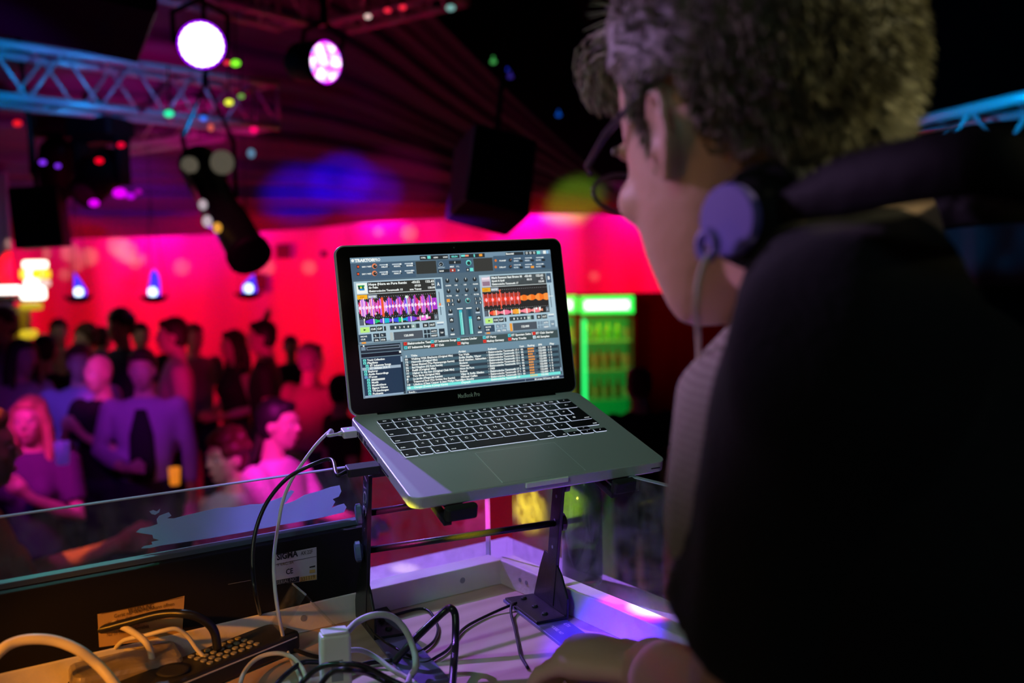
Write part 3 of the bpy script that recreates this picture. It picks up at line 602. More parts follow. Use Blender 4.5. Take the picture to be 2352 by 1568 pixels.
# the pointer
S.poly([(118, 318), (118, 332), (128, 328)], WH)
me = bpy.data.meshes.new('display'); me.from_pydata(S.v, [], S.f)
ca = me.color_attributes.new('picture', 'FLOAT_COLOR', 'CORNER'); li = 0
for p, c in zip(me.polygons, S.c):
    for l in p.loop_indices: ca.data[l].color = (*c, 1)
m = bpy.data.materials.new('lit screen'); m.use_nodes = True; nt = m.node_tree; bs = nt.nodes['Principled BSDF']
bs.inputs['Base Color'].default_value = (.01, .01, .01, 1); bs.inputs['Roughness'].default_value = .15
an = nt.nodes.new('ShaderNodeAttribute'); an.attribute_name = 'picture'; nt.links.new(an.outputs['Color'], bs.inputs['Emission Color']); bs.inputs['Emission Strength'].default_value = 1.0
me.materials.append(m); mobj('display', me, lid)
# ------------------------------------------------------------------ laptop stand
def L2W(u, v_, z): return LM @ V((u, v_, z))
stand = empty('laptop_stand', onz(1000, 1420, TZ)); stand.location.z = TZ
tag(stand, 'black metal folding stand with cross bars holding up the open laptop', 'laptop stand')
FD = (onz(1325, 1500, TZ) - onz(1185, 1392, TZ)); FD.z = 0; FD.normalize(); FS = V((-FD.y, FD.x, 0))   # foot direction towards the DJ, and to the right
if FS.x < 0: FS = -FS
def pbar(name, P0, P1, w_, t_, m_, up, par=stand, bev=.0008):
    b = MB(); b.bar(P0, P1, w_, t_, up); o = b.obj(name, [m_], None, bevel=bev); return childM(par, o)
M_footblue = mat('glossy black foot plate', (.14, .13, .28), .3, .2)
feet = []
bases = [(onz(838, 1446, TZ) + FS * .0215, 1), (onz(1264, 1401, TZ) - FS * .0215, 2)]
posts = []
for P, k in bases:
    P = V((P.x, P.y, TZ))
    a = P - FD * .055; e = P + FD * .19
    b = MB(); b.bar(a + V((0, 0, .002)), e + V((0, 0, .002)), .042, .004, (0, 0, 1)); f = b.obj('foot', [M_footblue], None, bevel=.001); childM(stand, f)
    if k == 2:
        for t, dx, wd in (('MODEL NO', -.008, .030), ('LTS', .010, .012)):
            vs, fs, tw = text_polys(t, .007, width=wd); b = MB()
            o3 = P + FD * .062 + FS * dx + V((0, 0, .0044)); b.add([o3 + FD * v.x * 1.0 + FS * (v.y) for v in vs], fs); pr = b.obj('print', [M_printw], None, fix=False); childM(f, pr)
    # angle bracket: plate on the foot and upright plate with a sloping edge
    b = MB(); b.bar(P - FD * .05 + V((0, 0, .006)), P + FD * .05 + V((0, 0, .006)), .040, .003, (0, 0, 1))
    s0 = P + FS * (.0215 if k == 2 else -.0215)
    pts = [(-.05, .004), (.05, .004), (.052, .03), (.035, .055), (.013, .072), (-.013, .075), (-.028, .05)]
    n = len(pts); vs = [s0 + FD * x + V((0, 0, z)) + FS * t for t in (-.0015, .0015) for x, z in pts]
    b.add(vs, [tuple(range(n)), tuple(range(2 * n - 1, n - 1, -1))] + [(i, (i + 1) % n, n + (i + 1) % n, n + i) for i in range(n)])
    br = b.obj('bracket', [M_blackmetal], None, bevel=.0006); childM(stand, br)
    for dx in (-.035, .0, .03):
        b = MB(); b.lathe([(.004, .0075), (.004, .009), (.0025, .0105)], P + FD * dx, 10); childM(br, b.obj('screw', [M_blackplastic], None))
    slope = .16; top = s0 + V((0, 0, .200 if k == 1 else .188)) + FD * .035
    # post: flat strip
    b = MB(); a0 = s0 + V((0, 0, .012)); b.bar(a0, top, .026, .0045, FS)
    po = b.obj('post', [M_blackmetal], None, bevel=.0006); childM(stand, po); posts.append((a0, top, po))
    for tt in (.42, .62, .80):
        q = a0.lerp(top, tt); b = MB(); b.cyl(q - FS * .0028, q + FS * .0028, .0022, 10); childM(po, b.obj('rivet', [M_printdim if k == 2 else M_ink], None))
# lettering up the left post
(a0, top, po) = posts[0]
pd = (top - a0).normalized(); pn = -FS if False else FS
vs, fs, tw = text_polys('GOLV', .020, width=.060); b = MB()
b.add([a0.lerp(top, .70) + pd * v.x + FD.cross(V((0, 0, 1))).normalized() * 0 + (-FD) * (v.y - .008) * -1 + FS * -.0026 for v in vs], fs); childM(po, b.obj('lettering', [M_printw], None, fix=False))
b = MB(); b.add([a0.lerp(top, .70) + pd * v.x - (-FD) * (.008 - v.y) * -1 + FS * .0026 for v in vs], fs)
# cross bars with knobs
for (p0, y0), (p1, y1) in (((846, 1264), (1276, 1200)), ((846, 1179), (1290, 1112))):
    A = posts[0]; B = posts[1]
    def onpost(P, py):
        best = None
        for i in range(101):
            q = P[0].lerp(P[1], i / 100); c = C2W.transposed() @ (q - CAMPOS); yy = c.y / c.z * FPX + 784
            if best is None or abs(yy - py) < best[0]: best = (abs(yy - py), q)
        return best[1]
    qa, qb = onpost(A, y0), onpost(B, y1); d = (qb - qa).normalized()
    b = MB(); b.cyl(qa, qb, .0042, 14); o = childM(stand, b.obj('cross_bar', [M_blackmetal], None, smooth=True))
    b = MB(); b.lathe([(.007, 0), (.0125, .003), (.0125, .008), (.009, .0095)], qa - d * .004, 18, R=d.to_track_quat('Z', 'Y').to_matrix() @ Matrix.Rotation(math.pi, 3, 'X')); childM(stand, b.obj('knob', [M_knob], None, smooth=False))
    b = MB(); b.lathe([(.006, 0), (.011, .003), (.011, .008), (.008, .0095)], qb + d * .003, 18, R=d.to_track_quat('Z', 'Y').to_matrix()); childM(stand, b.obj('knob', [M_blackplastic], None))
# arms under the laptop with foam grips
for uu, (a0, top, po) in ((.057, posts[0]), (.267, posts[1])):
    back = L2W(uu - .012, .175, -.0185 - .005); front = L2W(uu, -.008, -.0185 - .005); upn = LM3 @ V((0, 0, 1))
    b = MB(); b.bar(front, back, .020, .005, upn); b.bar(top, L2W(uu, .12, -.024), .018, .005, FS)
    ar = childM(stand, b.obj('arm', [M_blackmetal], None, bevel=.0008))
    b = MB(); b.M = LM.copy(); b.rbox((uu - .021, -.013, -.028), (uu + .017, -.0015, -.0125), .005); childM(stand, b.obj('foam_grip', [M_rubber], None, bevel=.002))
    b = MB(); b.M = LM.copy(); b.box((uu - .022, -.010, -.033), (uu - .013, .030, -.026)); childM(ar, b.obj('clip', [M_blackmetal], None, bevel=.0006))
# ------------------------------------------------------------------ booth
booth = empty('dj_booth', (CORNER.x, CORNER.y, 0.75)); 
tag(booth, 'wooden booth table with pale inner battens and a white outer ledge beneath the laptop', 'booth')
def bobj(b, name, mats, par=booth, **k):
    b.M = BM @ b.M if False else b.M
    o = b.obj(name, mats, None, **k); o.matrix_world = BM; bpy.context.view_layer.update()
    o.parent = par; o.matrix_parent_inverse = par.matrix_world.inverted(); return o
bpy.context.view_layer.update()
RA = BI.to_3x3()
RDl = RD; RNl = RN                                              # right panel direction and outward normal in booth coordinates
def rp(s, n, z): return (RDl.x * s + RNl.x * n, RDl.y * s + RNl.y * n, z)
b = MB(); tri = [(-1.25, 0), (0, 0), (RDl.x * .52, RDl.y * .52), (RDl.x * .52 - .9, RDl.y * .52 - .35), (-1.25, -.62)]
b.prism(tri, -.022, 0)
top = bobj(b, 'table_top', [M_wood], bevel=.001)
b = MB(); b.box((-1.25, -.012, 0), (-.003, .022, .034)); bobj(b, 'front_batten', [M_whitewood], bevel=.0015)
b = MB(); P = [rp(0, -.006, 0)[:2], rp(.50, -.006, 0)[:2], rp(.50, .022, 0)[:2], rp(0, .022, 0)[:2]]; b.prism(P[::-1], 0, .034); bobj(b, 'side_batten', [M_whitewood], bevel=.0015)
ZL = -.035
e1 = bl(1165, 1232, TZ + ZL); e2 = bl(1523, 1372, TZ + ZL); e0 = bl(850, 1303, TZ + ZL)
b = MB(); P = [(-1.25, .024), (.03, .024), (e1.x, e1.y), (e1.x - 1.6, e1.y + (e0.y - e1.y) / (e1.x - e0.x) * 1.6)]
b.prism(P, ZL - .02, ZL); bobj(b, 'outer_ledge', [M_whitewood], bevel=.001)
dd = (V((e2.x, e2.y, 0)) - V((e1.x, e1.y, 0))); dd.normalize()
b = MB(); P = [(.03, .024), rp(.5, .024, 0)[:2], (e1.x + dd.x * .62, e1.y + dd.y * .62), (e1.x, e1.y)]; b.prism(P[::-1], ZL - .02, ZL); bobj(b, 'side_ledge', [M_whitewood], bevel=.001)
b = MB(); b.box((-1.25, .03, -1.02), (.0, .05, ZL - .02)); b.prism([rp(0, .0, 0)[:2], rp(.5, .0, 0)[:2], rp(.5, .02, 0)[:2], rp(0, .02, 0)[:2]][::-1], -1.02, -.03)
bobj(b, 'front_panel', [mat('booth cladding', (.10, .09, .10), .7)])
b = MB()
for x, y in ((-.30, -.012), (-.07, -.012)): b.cyl((x, y - .0006, .018), (x, y + .001, .018), .004, 12)
for s_ in (.06, .075): q = rp(s_, -.006, .018); b.cyl((q[0] - RNl.x * .0006, q[1] - RNl.y * .0006, q[2]), (q[0] + RNl.x * .001, q[1] + RNl.y * .001, q[2]), .003, 12)
bobj(b, 'screw', [M_printdim])
# acrylic windscreens
GH = .185
b = MB(); b.box((-1.25, .0225, .0), (-.001, .0305, GH))
gl = b.obj('acrylic_windscreen', [M_acryl], None); gl.matrix_world = BM
tag(gl, 'long clear acrylic screen along the front of the booth with torn white film', 'windscreen')
b = MB(); b.box((-1.25, .0227, GH - .0001), (-.001, .0303, GH + .0012)); bpy.context.view_layer.update()
ed = b.obj('polished_edge', [M_edge], gl)
b = MB(); P = [rp(0, .0225, 0)[:2], rp(.5, .0225, 0)[:2], rp(.5, .0305, 0)[:2], rp(0, .0305, 0)[:2]][::-1]; b.prism(P, 0, GH)
g2 = b.obj('acrylic_windscreen', [M_acryl], None); g2.matrix_world = BM
tag(g2, 'clear acrylic side screen between the green bottle and the dj', 'windscreen')
b = MB(); b.prism([rp(0, .0227, 0)[:2], rp(.5, .0227, 0)[:2], rp(.5, .0303, 0)[:2], rp(0, .0303, 0)[:2]][::-1], GH - .0001, GH + .0012); b.obj('polished_edge', [M_edge], g2)
b = MB(); b.box((-.0012, .0222, .0), (.0012, .0308, GH)); b.obj('corner_edge', [M_edge], gl)
# torn film on the front screen
fp = BM @ V((0, .0222, 0)); fn = BM.to_3x3() @ V((0, 1, 0))
film = [(312, 1222), (322, 1213), (345, 1209), (362, 1203), (360, 1192), (366, 1184), (388, 1176), (394, 1184), (384, 1190), (400, 1190), (430, 1182), (470, 1173), (500, 1166), (540, 1164), (575, 1158), (600, 1157), (628, 1148), (650, 1140), (668, 1125), (676, 1128), (660, 1150), (652, 1158), (676, 1150), (700, 1136), (730, 1128), (760, 1118), (780, 1114), (784, 1128), (778, 1140), (764, 1146), (770, 1152), (762, 1166), (776, 1160), (790, 1156), (796, 1164), (790, 1176), (740, 1188), (700, 1196), (640, 1206), (560, 1222), (480, 1236), (420, 1245), (372, 1252), (345, 1258), (324, 1259), (330, 1254), (350, 1250), (348, 1244), (366, 1240), (352, 1236), (350, 1228), (330, 1225)]
film2 = [(343, 1174), (352, 1171), (360, 1174), (368, 1168), (366, 1176), (356, 1182), (348, 1180)]
bm = bmesh.new()
for poly in (film, film2):
    vs_ = [bm.verts.new(BI @ onplane(x, y, fp, fn)) for x, y in poly]; f = bm.faces.new(vs_)
ret = bmesh.ops.extrude_face_region(bm, geom=bm.faces[:])
for v in ret['geom']:
    if isinstance(v, bmesh.types.BMVert): v.co.y += .0003
bmesh.ops.triangulate(bm, faces=bm.faces[:]); bmesh.ops.recalc_face_normals(bm, faces=bm.faces)
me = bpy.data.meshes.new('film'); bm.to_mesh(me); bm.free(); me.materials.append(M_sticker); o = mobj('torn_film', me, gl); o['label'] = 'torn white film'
# ------------------------------------------------------------------ black device in front of the windscreen
bb = bl(848, 1367, TZ + .034)
zt = (BI @ onplane(848, 1206, BM @ V((0, -.008, 0)), fn)).z
dv = empty('light_controller', BM @ V((-.6, -.008, .034))); tag(dv, 'long black control desk seen from behind, with a silver and a yellow label', 'light controller')
xr = (BI @ onplane(848, 1290, BM @ V((0, -.010, 0)), fn)).x
def dobj(b, name, mats, par=dv, **k):
    o = b.obj(name, mats, None, **k); o.matrix_world = BM; bpy.context.view_layer.update(); o.parent = par; o.matrix_parent_inverse = par.matrix_world.inverted(); return o
bpy.context.view_layer.update()
b = MB(); b.box((-1.22, -.010, .032), (xr, .014, zt)); cs = dobj(b, 'casing', [mat('black painted case', (.010, .009, .010), .7, bump=.05, bscale=300, spec=.2)], bevel=.0015)
b = MB(); b.box((-1.22, .006, zt - .001), (xr - .002, .021, zt + .006)); dobj(b, 'top_rim', [mat('grey blue rim', (.11, .15, .24), .5)], bevel=.001)
def facept(px, py, off=.0104): return BI @ onplane(px, py, BM @ V((0, -off, 0)), fn)
def facepoly(P, name, m_, par, off, th=.0004):
    pts = [facept(x, y, off) for x, y in P]; n = len(pts); b = MB()
    b.add([(p.x, p.y, p.z) for p in pts] + [(p.x, p.y + th, p.z) for p in pts], [tuple(range(n)), tuple(range(2 * n - 1, n - 1, -1))] + [(i, (i + 1) % n, n + (i + 1) % n, n + i) for i in range(n)])
    return dobj(b, name, [m_], par)
lb = facepoly([(634, 1274), (727, 1256), (728, 1331), (632, 1343)], 'rating_label', M_silver, cs, .0104)
def facetext(t, px, py, px1, h, m_, par, off=.0109, bold=.0, ang=None):
    p0 = facept(px, py, off); p1 = facept(px1, py, off); wd = (p1 - p0).length
    vs, fs, tw = text_polys(t, 1.0, bold=bold, width=1.0); b = MB()
    hh = max(v.y for v in vs)
    b.add([(p0.x + v.x * wd, p0.y, p0.z + v.y / hh * h) for v in vs], fs); return dobj(b, 'print', [m_], par, fix=False)
facetext('SIGMA', 636, 1286, 684, .0075, M_ink, lb, bold=.04)
facetext('AX 22F', 691, 1275, 718, .0045, M_ink, lb)
facetext('9 VAC, 3A', 637, 1301, 674, .0036, M_inkbrown, lb)
facetext('CE', 657, 1319, 673, .0065, M_ink, lb, bold=.02)
facepoly([(711, 1301), (724, 1298), (724, 1301), (711, 1304)], 'bar_mark', M_ink, lb, .0109, .0001)
facepoly([(711, 1309), (724, 1307), (724, 1314), (711, 1316)], 'print', M_yellowlabel, lb, .0109, .0001)
facepoly([(633, 1296), (727, 1276.5), (727, 1277.2), (633, 1296.8)], 'rule', M_ink, lb, .0109, .0001)
facepoly([(632, 1333), (687, 1323), (687, 1335), (632, 1344)], 'black_field', M_ink, lb, .0109, .0001)
facetext('SERIAL NO', 636, 1342, 680, .0042, M_printdim, lb, .0111)
s2 = facepoly([(688, 1325), (727, 1319), (727, 1330), (688, 1336)], 'serial_sticker', M_yellowlabel, lb, .0110, .0002)
facetext('331119', 691, 1335, 723, .0048, M_inkbrown, lb, .0114)
wl = facepoly([(224, 1410), (300, 1397), (360, 1384), (424, 1368), (418, 1460), (228, 1486)], 'warning_label', M_yellowlabel, cs, .0104)
facetext('WARNUNG', 294, 1409, 352, .0060, M_inkbrown, wl, bold=.02)
for i, (t, x0, x1, yy) in enumerate((('Gerät nur vom Fachmann öffnen', 262, 398, 1419), ('vor dem Öffnen Netzstecker ziehen', 248, 398, 1433), ('nicht dem Regen aussetzen', 248, 380, 1448), ('Nur im Trockenen betreiben', 246, 340, 1462))): facetext(t, x0, yy, x1, .0042, M_inkbrown, wl)
facepoly([(232, 1409), (420, 1370.5), (420, 1371.5), (232, 1410)], 'rule', M_inkbrown, wl, .0109, .0001)
facepoly([(524, 1341), (585, 1330), (585, 1331), (524, 1342)], 'seam', M_printdim, cs, .0104, .0001)
# ------------------------------------------------------------------ cables and small things
def cable(name, P, r, m_, label, cat='cable', k=10, group=None, ends=None, rr=None):
    Q = crom(P, k); c0 = Q[0].copy(); o = MB().tube([p - c0 for p in Q], r, 10).obj(name, [m_], None, smooth=True); o.location = c0
    tag(o, label, cat, group); return o
# laptop charger with plug
p_in = L2W(0, .197, -.008)
def lp(u, v_, z=-.008): return L2W(u, v_, z)
c0 = lp(-.003, .197)
ch = cable('charger_cable', [lp(-.022, .197), lp(-.036, .196), at(757, 990, 1.235), at(727, 1020, 1.22), at(697, 1060, 1.20), at(668, 1105, 1.19), at(650, 1150, 1.18), at(640, 1200, 1.17), at(630, 1270, 1.15), at(630, 1330, 1.13), at(638, 1400, 1.11), onz(655, 1480, TZ + .01), onz(672, 1520, TZ + .004), onz(690, 1560, TZ + .003), onz(700, 1620, TZ + .003)], .0021, M_white, 'white charger cable running from the left side of the laptop to the table')
def sub(b, name, mats, par, **k):
    o = b.obj(name, mats, None, **k); bpy.context.view_layer.update(); o.parent = par; o.matrix_parent_inverse = par.matrix_world.inverted(); return o
b = MB(); b.M = LM.copy(); b.rbox((-.0185, .190, -.0125), (-.0008, .205, -.0035), .002); pl = sub(b, 'plug', [M_white], ch, bevel=.001)
b = MB(); b.M = LM.copy(); b.lathe([(.0009, -.0035), (.0009, -.0031)], (-.0105, .199, 0), 10); sub(b, 'charge_light', [mat('green indicator', (.1, .9, .3), .4, emit=(.1, .9, .3), es=1.0)], pl)
b = MB(); b.M = LM.copy(); b.tube([(-.0185, .1975, -.008), (-.024, .197, -.008)], [.0034, .0024], 10); sub(b, 'strain_relief', [M_white], ch, smooth=True)
q = at(760, 993, 1.235); b = MB(); b.ell(q, (.004, .003, .005)); sub(b, 'cable_clip', [M_white], ch)
ac = cable('audio_cable', [lp(-.040, .105, -.012), lp(-.052, .102, -.013), at(760, 1055, 1.16), at(710, 1070, 1.15), at(660, 1098, 1.15), at(622, 1140, 1.14), at(598, 1185, 1.13), at(583, 1240, 1.12), at(580, 1300, 1.11), at(588, 1370, 1.10), onz(606, 1430, TZ + .012), onz(645, 1474, TZ + .006), onz(700, 1500, TZ + .004), onz(760, 1514, TZ + .006), onz(830, 1526, TZ + .004)], .0024, M_blackcable, 'black cable looping from the laptop socket in front of the windscreen to the table')
b = MB(); b.M = LM.copy(); b.rbox((-.040, .0965, -.0165), (-.002, .1125, -.0065), .003); sub(b, 'plug', [M_blackplastic], ac, bevel=.001)
def tz(px, py, h=.003): return onz(px, py, TZ + h)
cable('power_cable', [tz(905, 1520, .006), tz(950, 1470, .03), tz(1000, 1422, .045), tz(1028, 1398, .055), tz(1038, 1398, .058), tz(1046, 1415, .05), tz(1046, 1470, .03), tz(1042, 1530, .02), tz(1036, 1600, .01), tz(1030, 1660, .01)], .0042, M_blackcable, 'thick black cable folded upright in the middle of the table')
cable('thin_cable', [tz(1186, 1384, .008), tz(1130, 1408), tz(1075, 1436), tz(1050, 1460), tz(1030, 1490), tz(1000, 1510), tz(975, 1522), tz(945, 1516), tz(920, 1510)], .0018, M_blackcable, 'thin black cable curving left from the stand foot')
cable('thin_cable', [tz(1186, 1384, .006), tz(1176, 1388, .010), tz(1174, 1408, .006), tz(1182, 1440), tz(1190, 1478), tz(1196, 1505), tz(1212, 1533)], .0019, M_blackcable, 'short loose black cable end beside the right stand foot')
cable('thin_cable', [tz(880, 1420), tz(905, 1412), tz(960, 1398), tz(985, 1403), tz(1000, 1425), tz(1006, 1445), tz(998, 1470), tz(975, 1490), tz(950, 1503), tz(930, 1506)], .0018, M_blackcable, 'thin black cable arching behind the folded thick one')
cable('thin_cable', [tz(842, 1430, .012), tz(856, 1450, .012), tz(880, 1470, .011), tz(905, 1486, .011), tz(930, 1500, .010), tz(950, 1510, .004)], .0016, M_blackcable, 'thin black cable lying over the left stand foot')
cable('grey_cable', [tz(787, 1462, .055), tz(820, 1428, .06), tz(860, 1412, .065), tz(900, 1416, .06), tz(930, 1445, .045), tz(950, 1490, .03), tz(955, 1530, .02), tz(942, 1555, .01), tz(925, 1600, .005)], .0036, M_greycable, 'pale grey cable arching out of the white adapter')
cable('grey_cable', [tz(800, 1493, .03), tz(830, 1493, .028), tz(865, 1510, .02), tz(905, 1540, .012), tz(945, 1562, .008), tz(985, 1600, .005)], .0028, M_greycable, 'pale grey cable running right along the table from the white adapter')
for i, (P, lab) in enumerate((([tz(1060, 1660, .01), tz(970, 1595, .012), tz(900, 1562, .02), tz(840, 1532, .035), tz(790, 1525, .04), tz(740, 1530, .035), tz(700, 1560, .02), tz(670, 1600, .01)], 'black cable crossing in front of the white adapter, upper'),
                   ([tz(1020, 1680, .01), tz(930, 1600, .014), tz(860, 1552, .022), tz(800, 1538, .045), tz(760, 1545, .04), tz(730, 1580, .03)], 'black cable crossing in front of the white adapter, lower'),
                   ([tz(735, 1520, .01), tz(700, 1520, .012), tz(680, 1530, .012), tz(650, 1555, .01), tz(620, 1590, .008)], 'black cable curling left beneath the white adapter'),
                   ([tz(900, 1516, .008), tz(840, 1524, .006), tz(770, 1560, .006), tz(730, 1600, .006)], 'black cable coming off the left stand foot'))):
    cable('black_cable', P, .0028, M_blackcable, lab)
cable('cream_cable', [tz(545, 1600, .012), tz(560, 1545, .014), tz(590, 1512, .018), tz(630, 1500, .02), tz(665, 1506, .018), tz(690, 1528, .012), tz(705, 1560, .006)], .0024, M_cream, 'cream cable arching between the handset and the adapter')
# thick orange-lit cable and the tangle at lower left
cable('cream_cable', [tz(-60, 1560, .06), tz(0, 1495, .08), tz(35, 1474, .085), tz(80, 1467, .085), tz(130, 1472, .08), tz(180, 1492, .07), tz(220, 1522, .055), tz(255, 1560, .04), tz(290, 1610, .02)], .0052, mat('thick pale cable', (.72, .66, .52), .45), 'thick pale cable arching at the lower left corner')
cable('cream_cable', [tz(178, 1446, .055), tz(215, 1430, .06), tz(260, 1432, .06), tz(300, 1448, .055), tz(335, 1475, .045), tz(348, 1505, .03), tz(350, 1560, .012)], .0036, M_cream, 'cream cable arching in front of the yellow warning label')
cable('cream_cable', [tz(262, 1492, .03), tz(285, 1470, .045), tz(330, 1460, .05), tz(375, 1448, .055), tz(405, 1444, .055), tz(430, 1460, .045), tz(452, 1490, .03), tz(470, 1510, .02)], .0024, M_cream, 'thin cream cable from the tangle to the handset')
cable('cream_cable', [tz(-30, 1580, .02), tz(20, 1545, .03), tz(70, 1530, .03), tz(130, 1520, .03), tz(190, 1512, .03), tz(260, 1494, .03), tz(300, 1492, .028), tz(335, 1505, .02), tz(355, 1530, .012)], .0024, M_cream, 'thin cream cable lying straight across the tangle')
cable('cream_cable', [tz(110, 1524, .025), tz(150, 1500, .035), tz(190, 1482, .04), tz(215, 1484, .035), tz(228, 1500, .025)], .0022, M_cream, 'short cream loop inside the thick pale arch')
cable('black_cable', [tz(60, 1460, .045), tz(140, 1452, .05), tz(220, 1447, .055), tz(290, 1430, .062), tz(370, 1410, .07), tz(430, 1410, .07), tz(470, 1425, .06), tz(492, 1450, .045), tz(500, 1490, .025)], .0048, M_blackcable, 'thick black cable arching over the yellow warning label')
cable('black_cable', [tz(255, 1490, .02), tz(268, 1505, .02), tz(266, 1525, .015), tz(240, 1545, .01), tz(190, 1555, .008), tz(160, 1570, .008)], .0026, M_blackcable, 'black cable tying the cream cables together')
# white adapter block
pa = onz(772, 1585, TZ); 
ad_m = Matrix.Translation(pa) @ Matrix.Rotation(math.radians(20), 4, 'Z')
ad = empty('power_adapter', M=ad_m); tag(ad, 'white power adapter block standing upright among the cables', 'power adapter')
b = MB(); b.rbox((-.0155, -.011, 0), (.0155, .011, .062), .004); b.obj('casing', [M_white], ad, bevel=.003)
b = MB(); b.box((-.006, -.0114, .014), (.006, -.0110, .036)); b.obj('socket', [M_printdim], ad)
b = MB(); b.rbox((-.0135, -.0095, .062), (.0135, .0095, .0645), .003); b.obj('lid', [M_white], ad, bevel=.001)
# handset with keypad
h0 = onz(660, 1480, TZ); h1 = onz(395, 1590, TZ); hx = (h1 - h0).normalized(); hy = V((-hx.y, hx.x, 0)); 
if hy.y < 0: hy = -hy
hm = Matrix((hx, hx.cross(V((0, 0, -1))) if False else V((0, 0, 1)).cross(hx), V((0, 0, 1)))).transposed().to_4x4(); hm.translation = h0 + V((0, 0, .022))
hs = empty('handset', M=hm); tag(hs, 'black handset with small pale keys lying beside the control desk', 'handset')
b = MB(); b.rbox((0, -.028, -.022), (.24, .028, 0), .012); b.obj('casing', [M_blackplastic], hs, bevel=.004)
for r_ in range(7):
    for c in range(4):
        b = MB(); b.rbox((.055 + r_ * .0105, -.019 + c * .0105, 0), (.061 + r_ * .0105, -.013 + c * .0105, .0015), .002); b.obj('button', [mat('worn button', (.34, .33, .26), .6) if 'worn button' not in bpy.data.materials else bpy.data.materials['worn button']], hs)
b = MB(); b.lathe([(.017, 0), (.018, .002), (.012, .001)], (.155, 0, 0), 24); b.obj('dial', [M_ink], hs, smooth=True)
b = MB(); b.box((.002, -.0285, -.006), (.238, -.0275, -.003)) if False else b.bar((.01, .028, -.004), (.23, .028, -.004), .001, .0012, (0, 0, 1)); b.obj('trim', [M_printw], hs)
# clear plastic bits
pc = onz(690, 1470, TZ); cb = empty('clear_stand', M=Matrix.Translation(pc) @ Matrix.Rotation(math.radians(30), 4, 'Z')); tag(cb, 'small bent clear plastic holder standing behind the cables', 'plastic holder')
b = MB(); b.bar((-.045, 0, .0), (0, 0, .062), .05, .0018, (0, 0, 1)); b.obj('left_leaf', [M_acryl2], cb); b = MB(); b.bar((0, 0, .062), (.05, .0, .0), .05, .0018, (0, 0, 1)); b.obj('right_leaf', [M_acryl2], cb)
b = MB(); b.cyl((0, -.025, .062), (0, .025, .062), .0012, 8); b.obj('fold', [M_edge], cb)
pc = onz(300, 1560, TZ); b = MB(); b.rbox((-.06, -.04, 0), (.05, .035, .028), .012)
o = b.obj('plastic_bag', [mat('frosted plastic', (.55, .48, .46), .35, trans=.55, bump=.8, bscale=30)], None, bevel=.006); o.location = pc; o.rotation_euler.z = .5; tag(o, 'crumpled frosted plastic bag under the thick pale cable', 'plastic bag')
pc = onz(105, 1560, TZ); b = MB(); b.ell((0, 0, .014), (.045, .028, .014)); o = b.obj('computer_mouse', [M_blackplastic], None, smooth=True); o.location = pc; o.rotation_euler.z = .3; tag(o, 'rounded black mouse shaped box at the lower left among cables', 'mouse')
# green bottle on the outer ledge
bp = onz(1338, 1338, TZ + ZL); bp.z = TZ + ZL
M_bottle = mat('green bottle glass', (.25, .55, .12), .05, trans=.9, ior=1.5)
b = MB(); b.lathe([(.026, 0), (.030, .004), (.0305, .02), (.0305, .125), (.029, .14), (.022, .155), (.0155, .172), (.0135, .20), (.0125, .225), (.0138, .226), (.0138, .232), (.012, .233), (.0105, .232), (.0105, .2), (.0135, .172), (.02, .153), (.0275, .137), (.0285, .12), (.0285, .012), (.02, .009)], n=32)
bt = b.obj('beer_bottle', [M_bottle], None, smooth=True); bt.location = bp + V((0, 0, .0)); tag(bt, 'green glass bottle standing on the white ledge behind the side screen', 'bottle')
b = MB(); b.lathe([(.0307, .06), (.0307, .105)], n=32); 
b = MB(); b.lathe([(.0283, .0125), (.0283, .03)], n=24); b.obj('drink', [mat('drink', (.05, .12, .10), .1, trans=.6)], bt, smooth=False)
# ------------------------------------------------------------------ setting
def struct(b, name, m, **k):
    o = b.obj(name, m if isinstance(m, list) else [m], None, **k); o['kind'] = 'structure'; return o
M_floor = mat('dark dance floor', (.03, .022, .025), .35, var=.2, vscale=3)
struct(MB().box((-9, -4, -.1), (7, 13, 0)), 'floor', M_floor)
b = MB(); b.box((-3.2, -3.0, 0), (3.2, 1.9, .75)); struct(b, 'trim_1', mat('stage deck', (.04, .035, .035), .6))
M_dark = mat('black tent cloth', (.012, .010, .012), .8, bump=.2, bscale=6)
struct(MB().box((-9, -4, 5.6), (7, 13, 5.7)), 'ceiling', M_dark)
struct(MB().box((-9.1, -4, 0), (-9, 13, 5.7)), 'wall_left', M_dark)
struct(MB().box((7, -4, 0), (7.1, 13, 5.7)), 'wall_right', M_dark)
struct(MB().box((-9, -4.1, 0), (7, -4, 5.7)), 'wall_front', M_dark)
# shiny plastic back wall in soft vertical folds
M_redwall = mat('glossy white tent plastic', (.72, .70, .72), .42, bump=.35, bscale=2.2, stretch=(3.2, 1, .5), spec=.35)
b = MB(); nx = 220; vs = []
for i in range(nx + 1):
    x = -9 + 16 * i / nx; y = WALLY + .035 * math.sin(x * 5.1) + .02 * math.sin(x * 11.3 + 1)
    vs += [(x, y, 0), (x, y, 3.35)]
b.add(vs, [(2 * i, 2 * i + 2, 2 * i + 3, 2 * i + 1) for i in range(nx)])
struct(b, 'wall_back', M_redwall, smooth=True, fix=False)
struct(MB().box((-9, WALLY - .12, 3.3), (7, WALLY - .04, 5.6)), 'trim_2', M_dark)
x1 = at(1296, 690, 12.0).x
b = MB(); b.box((x1, 12.02, 0), (7, 12.12, 1.92)); struct(b, 'wall_bar', mat('dark bar panelling', (.014, .011, .011), .95, spec=.05, var=.3, vscale=3, stretch=(4, 1, .5)))
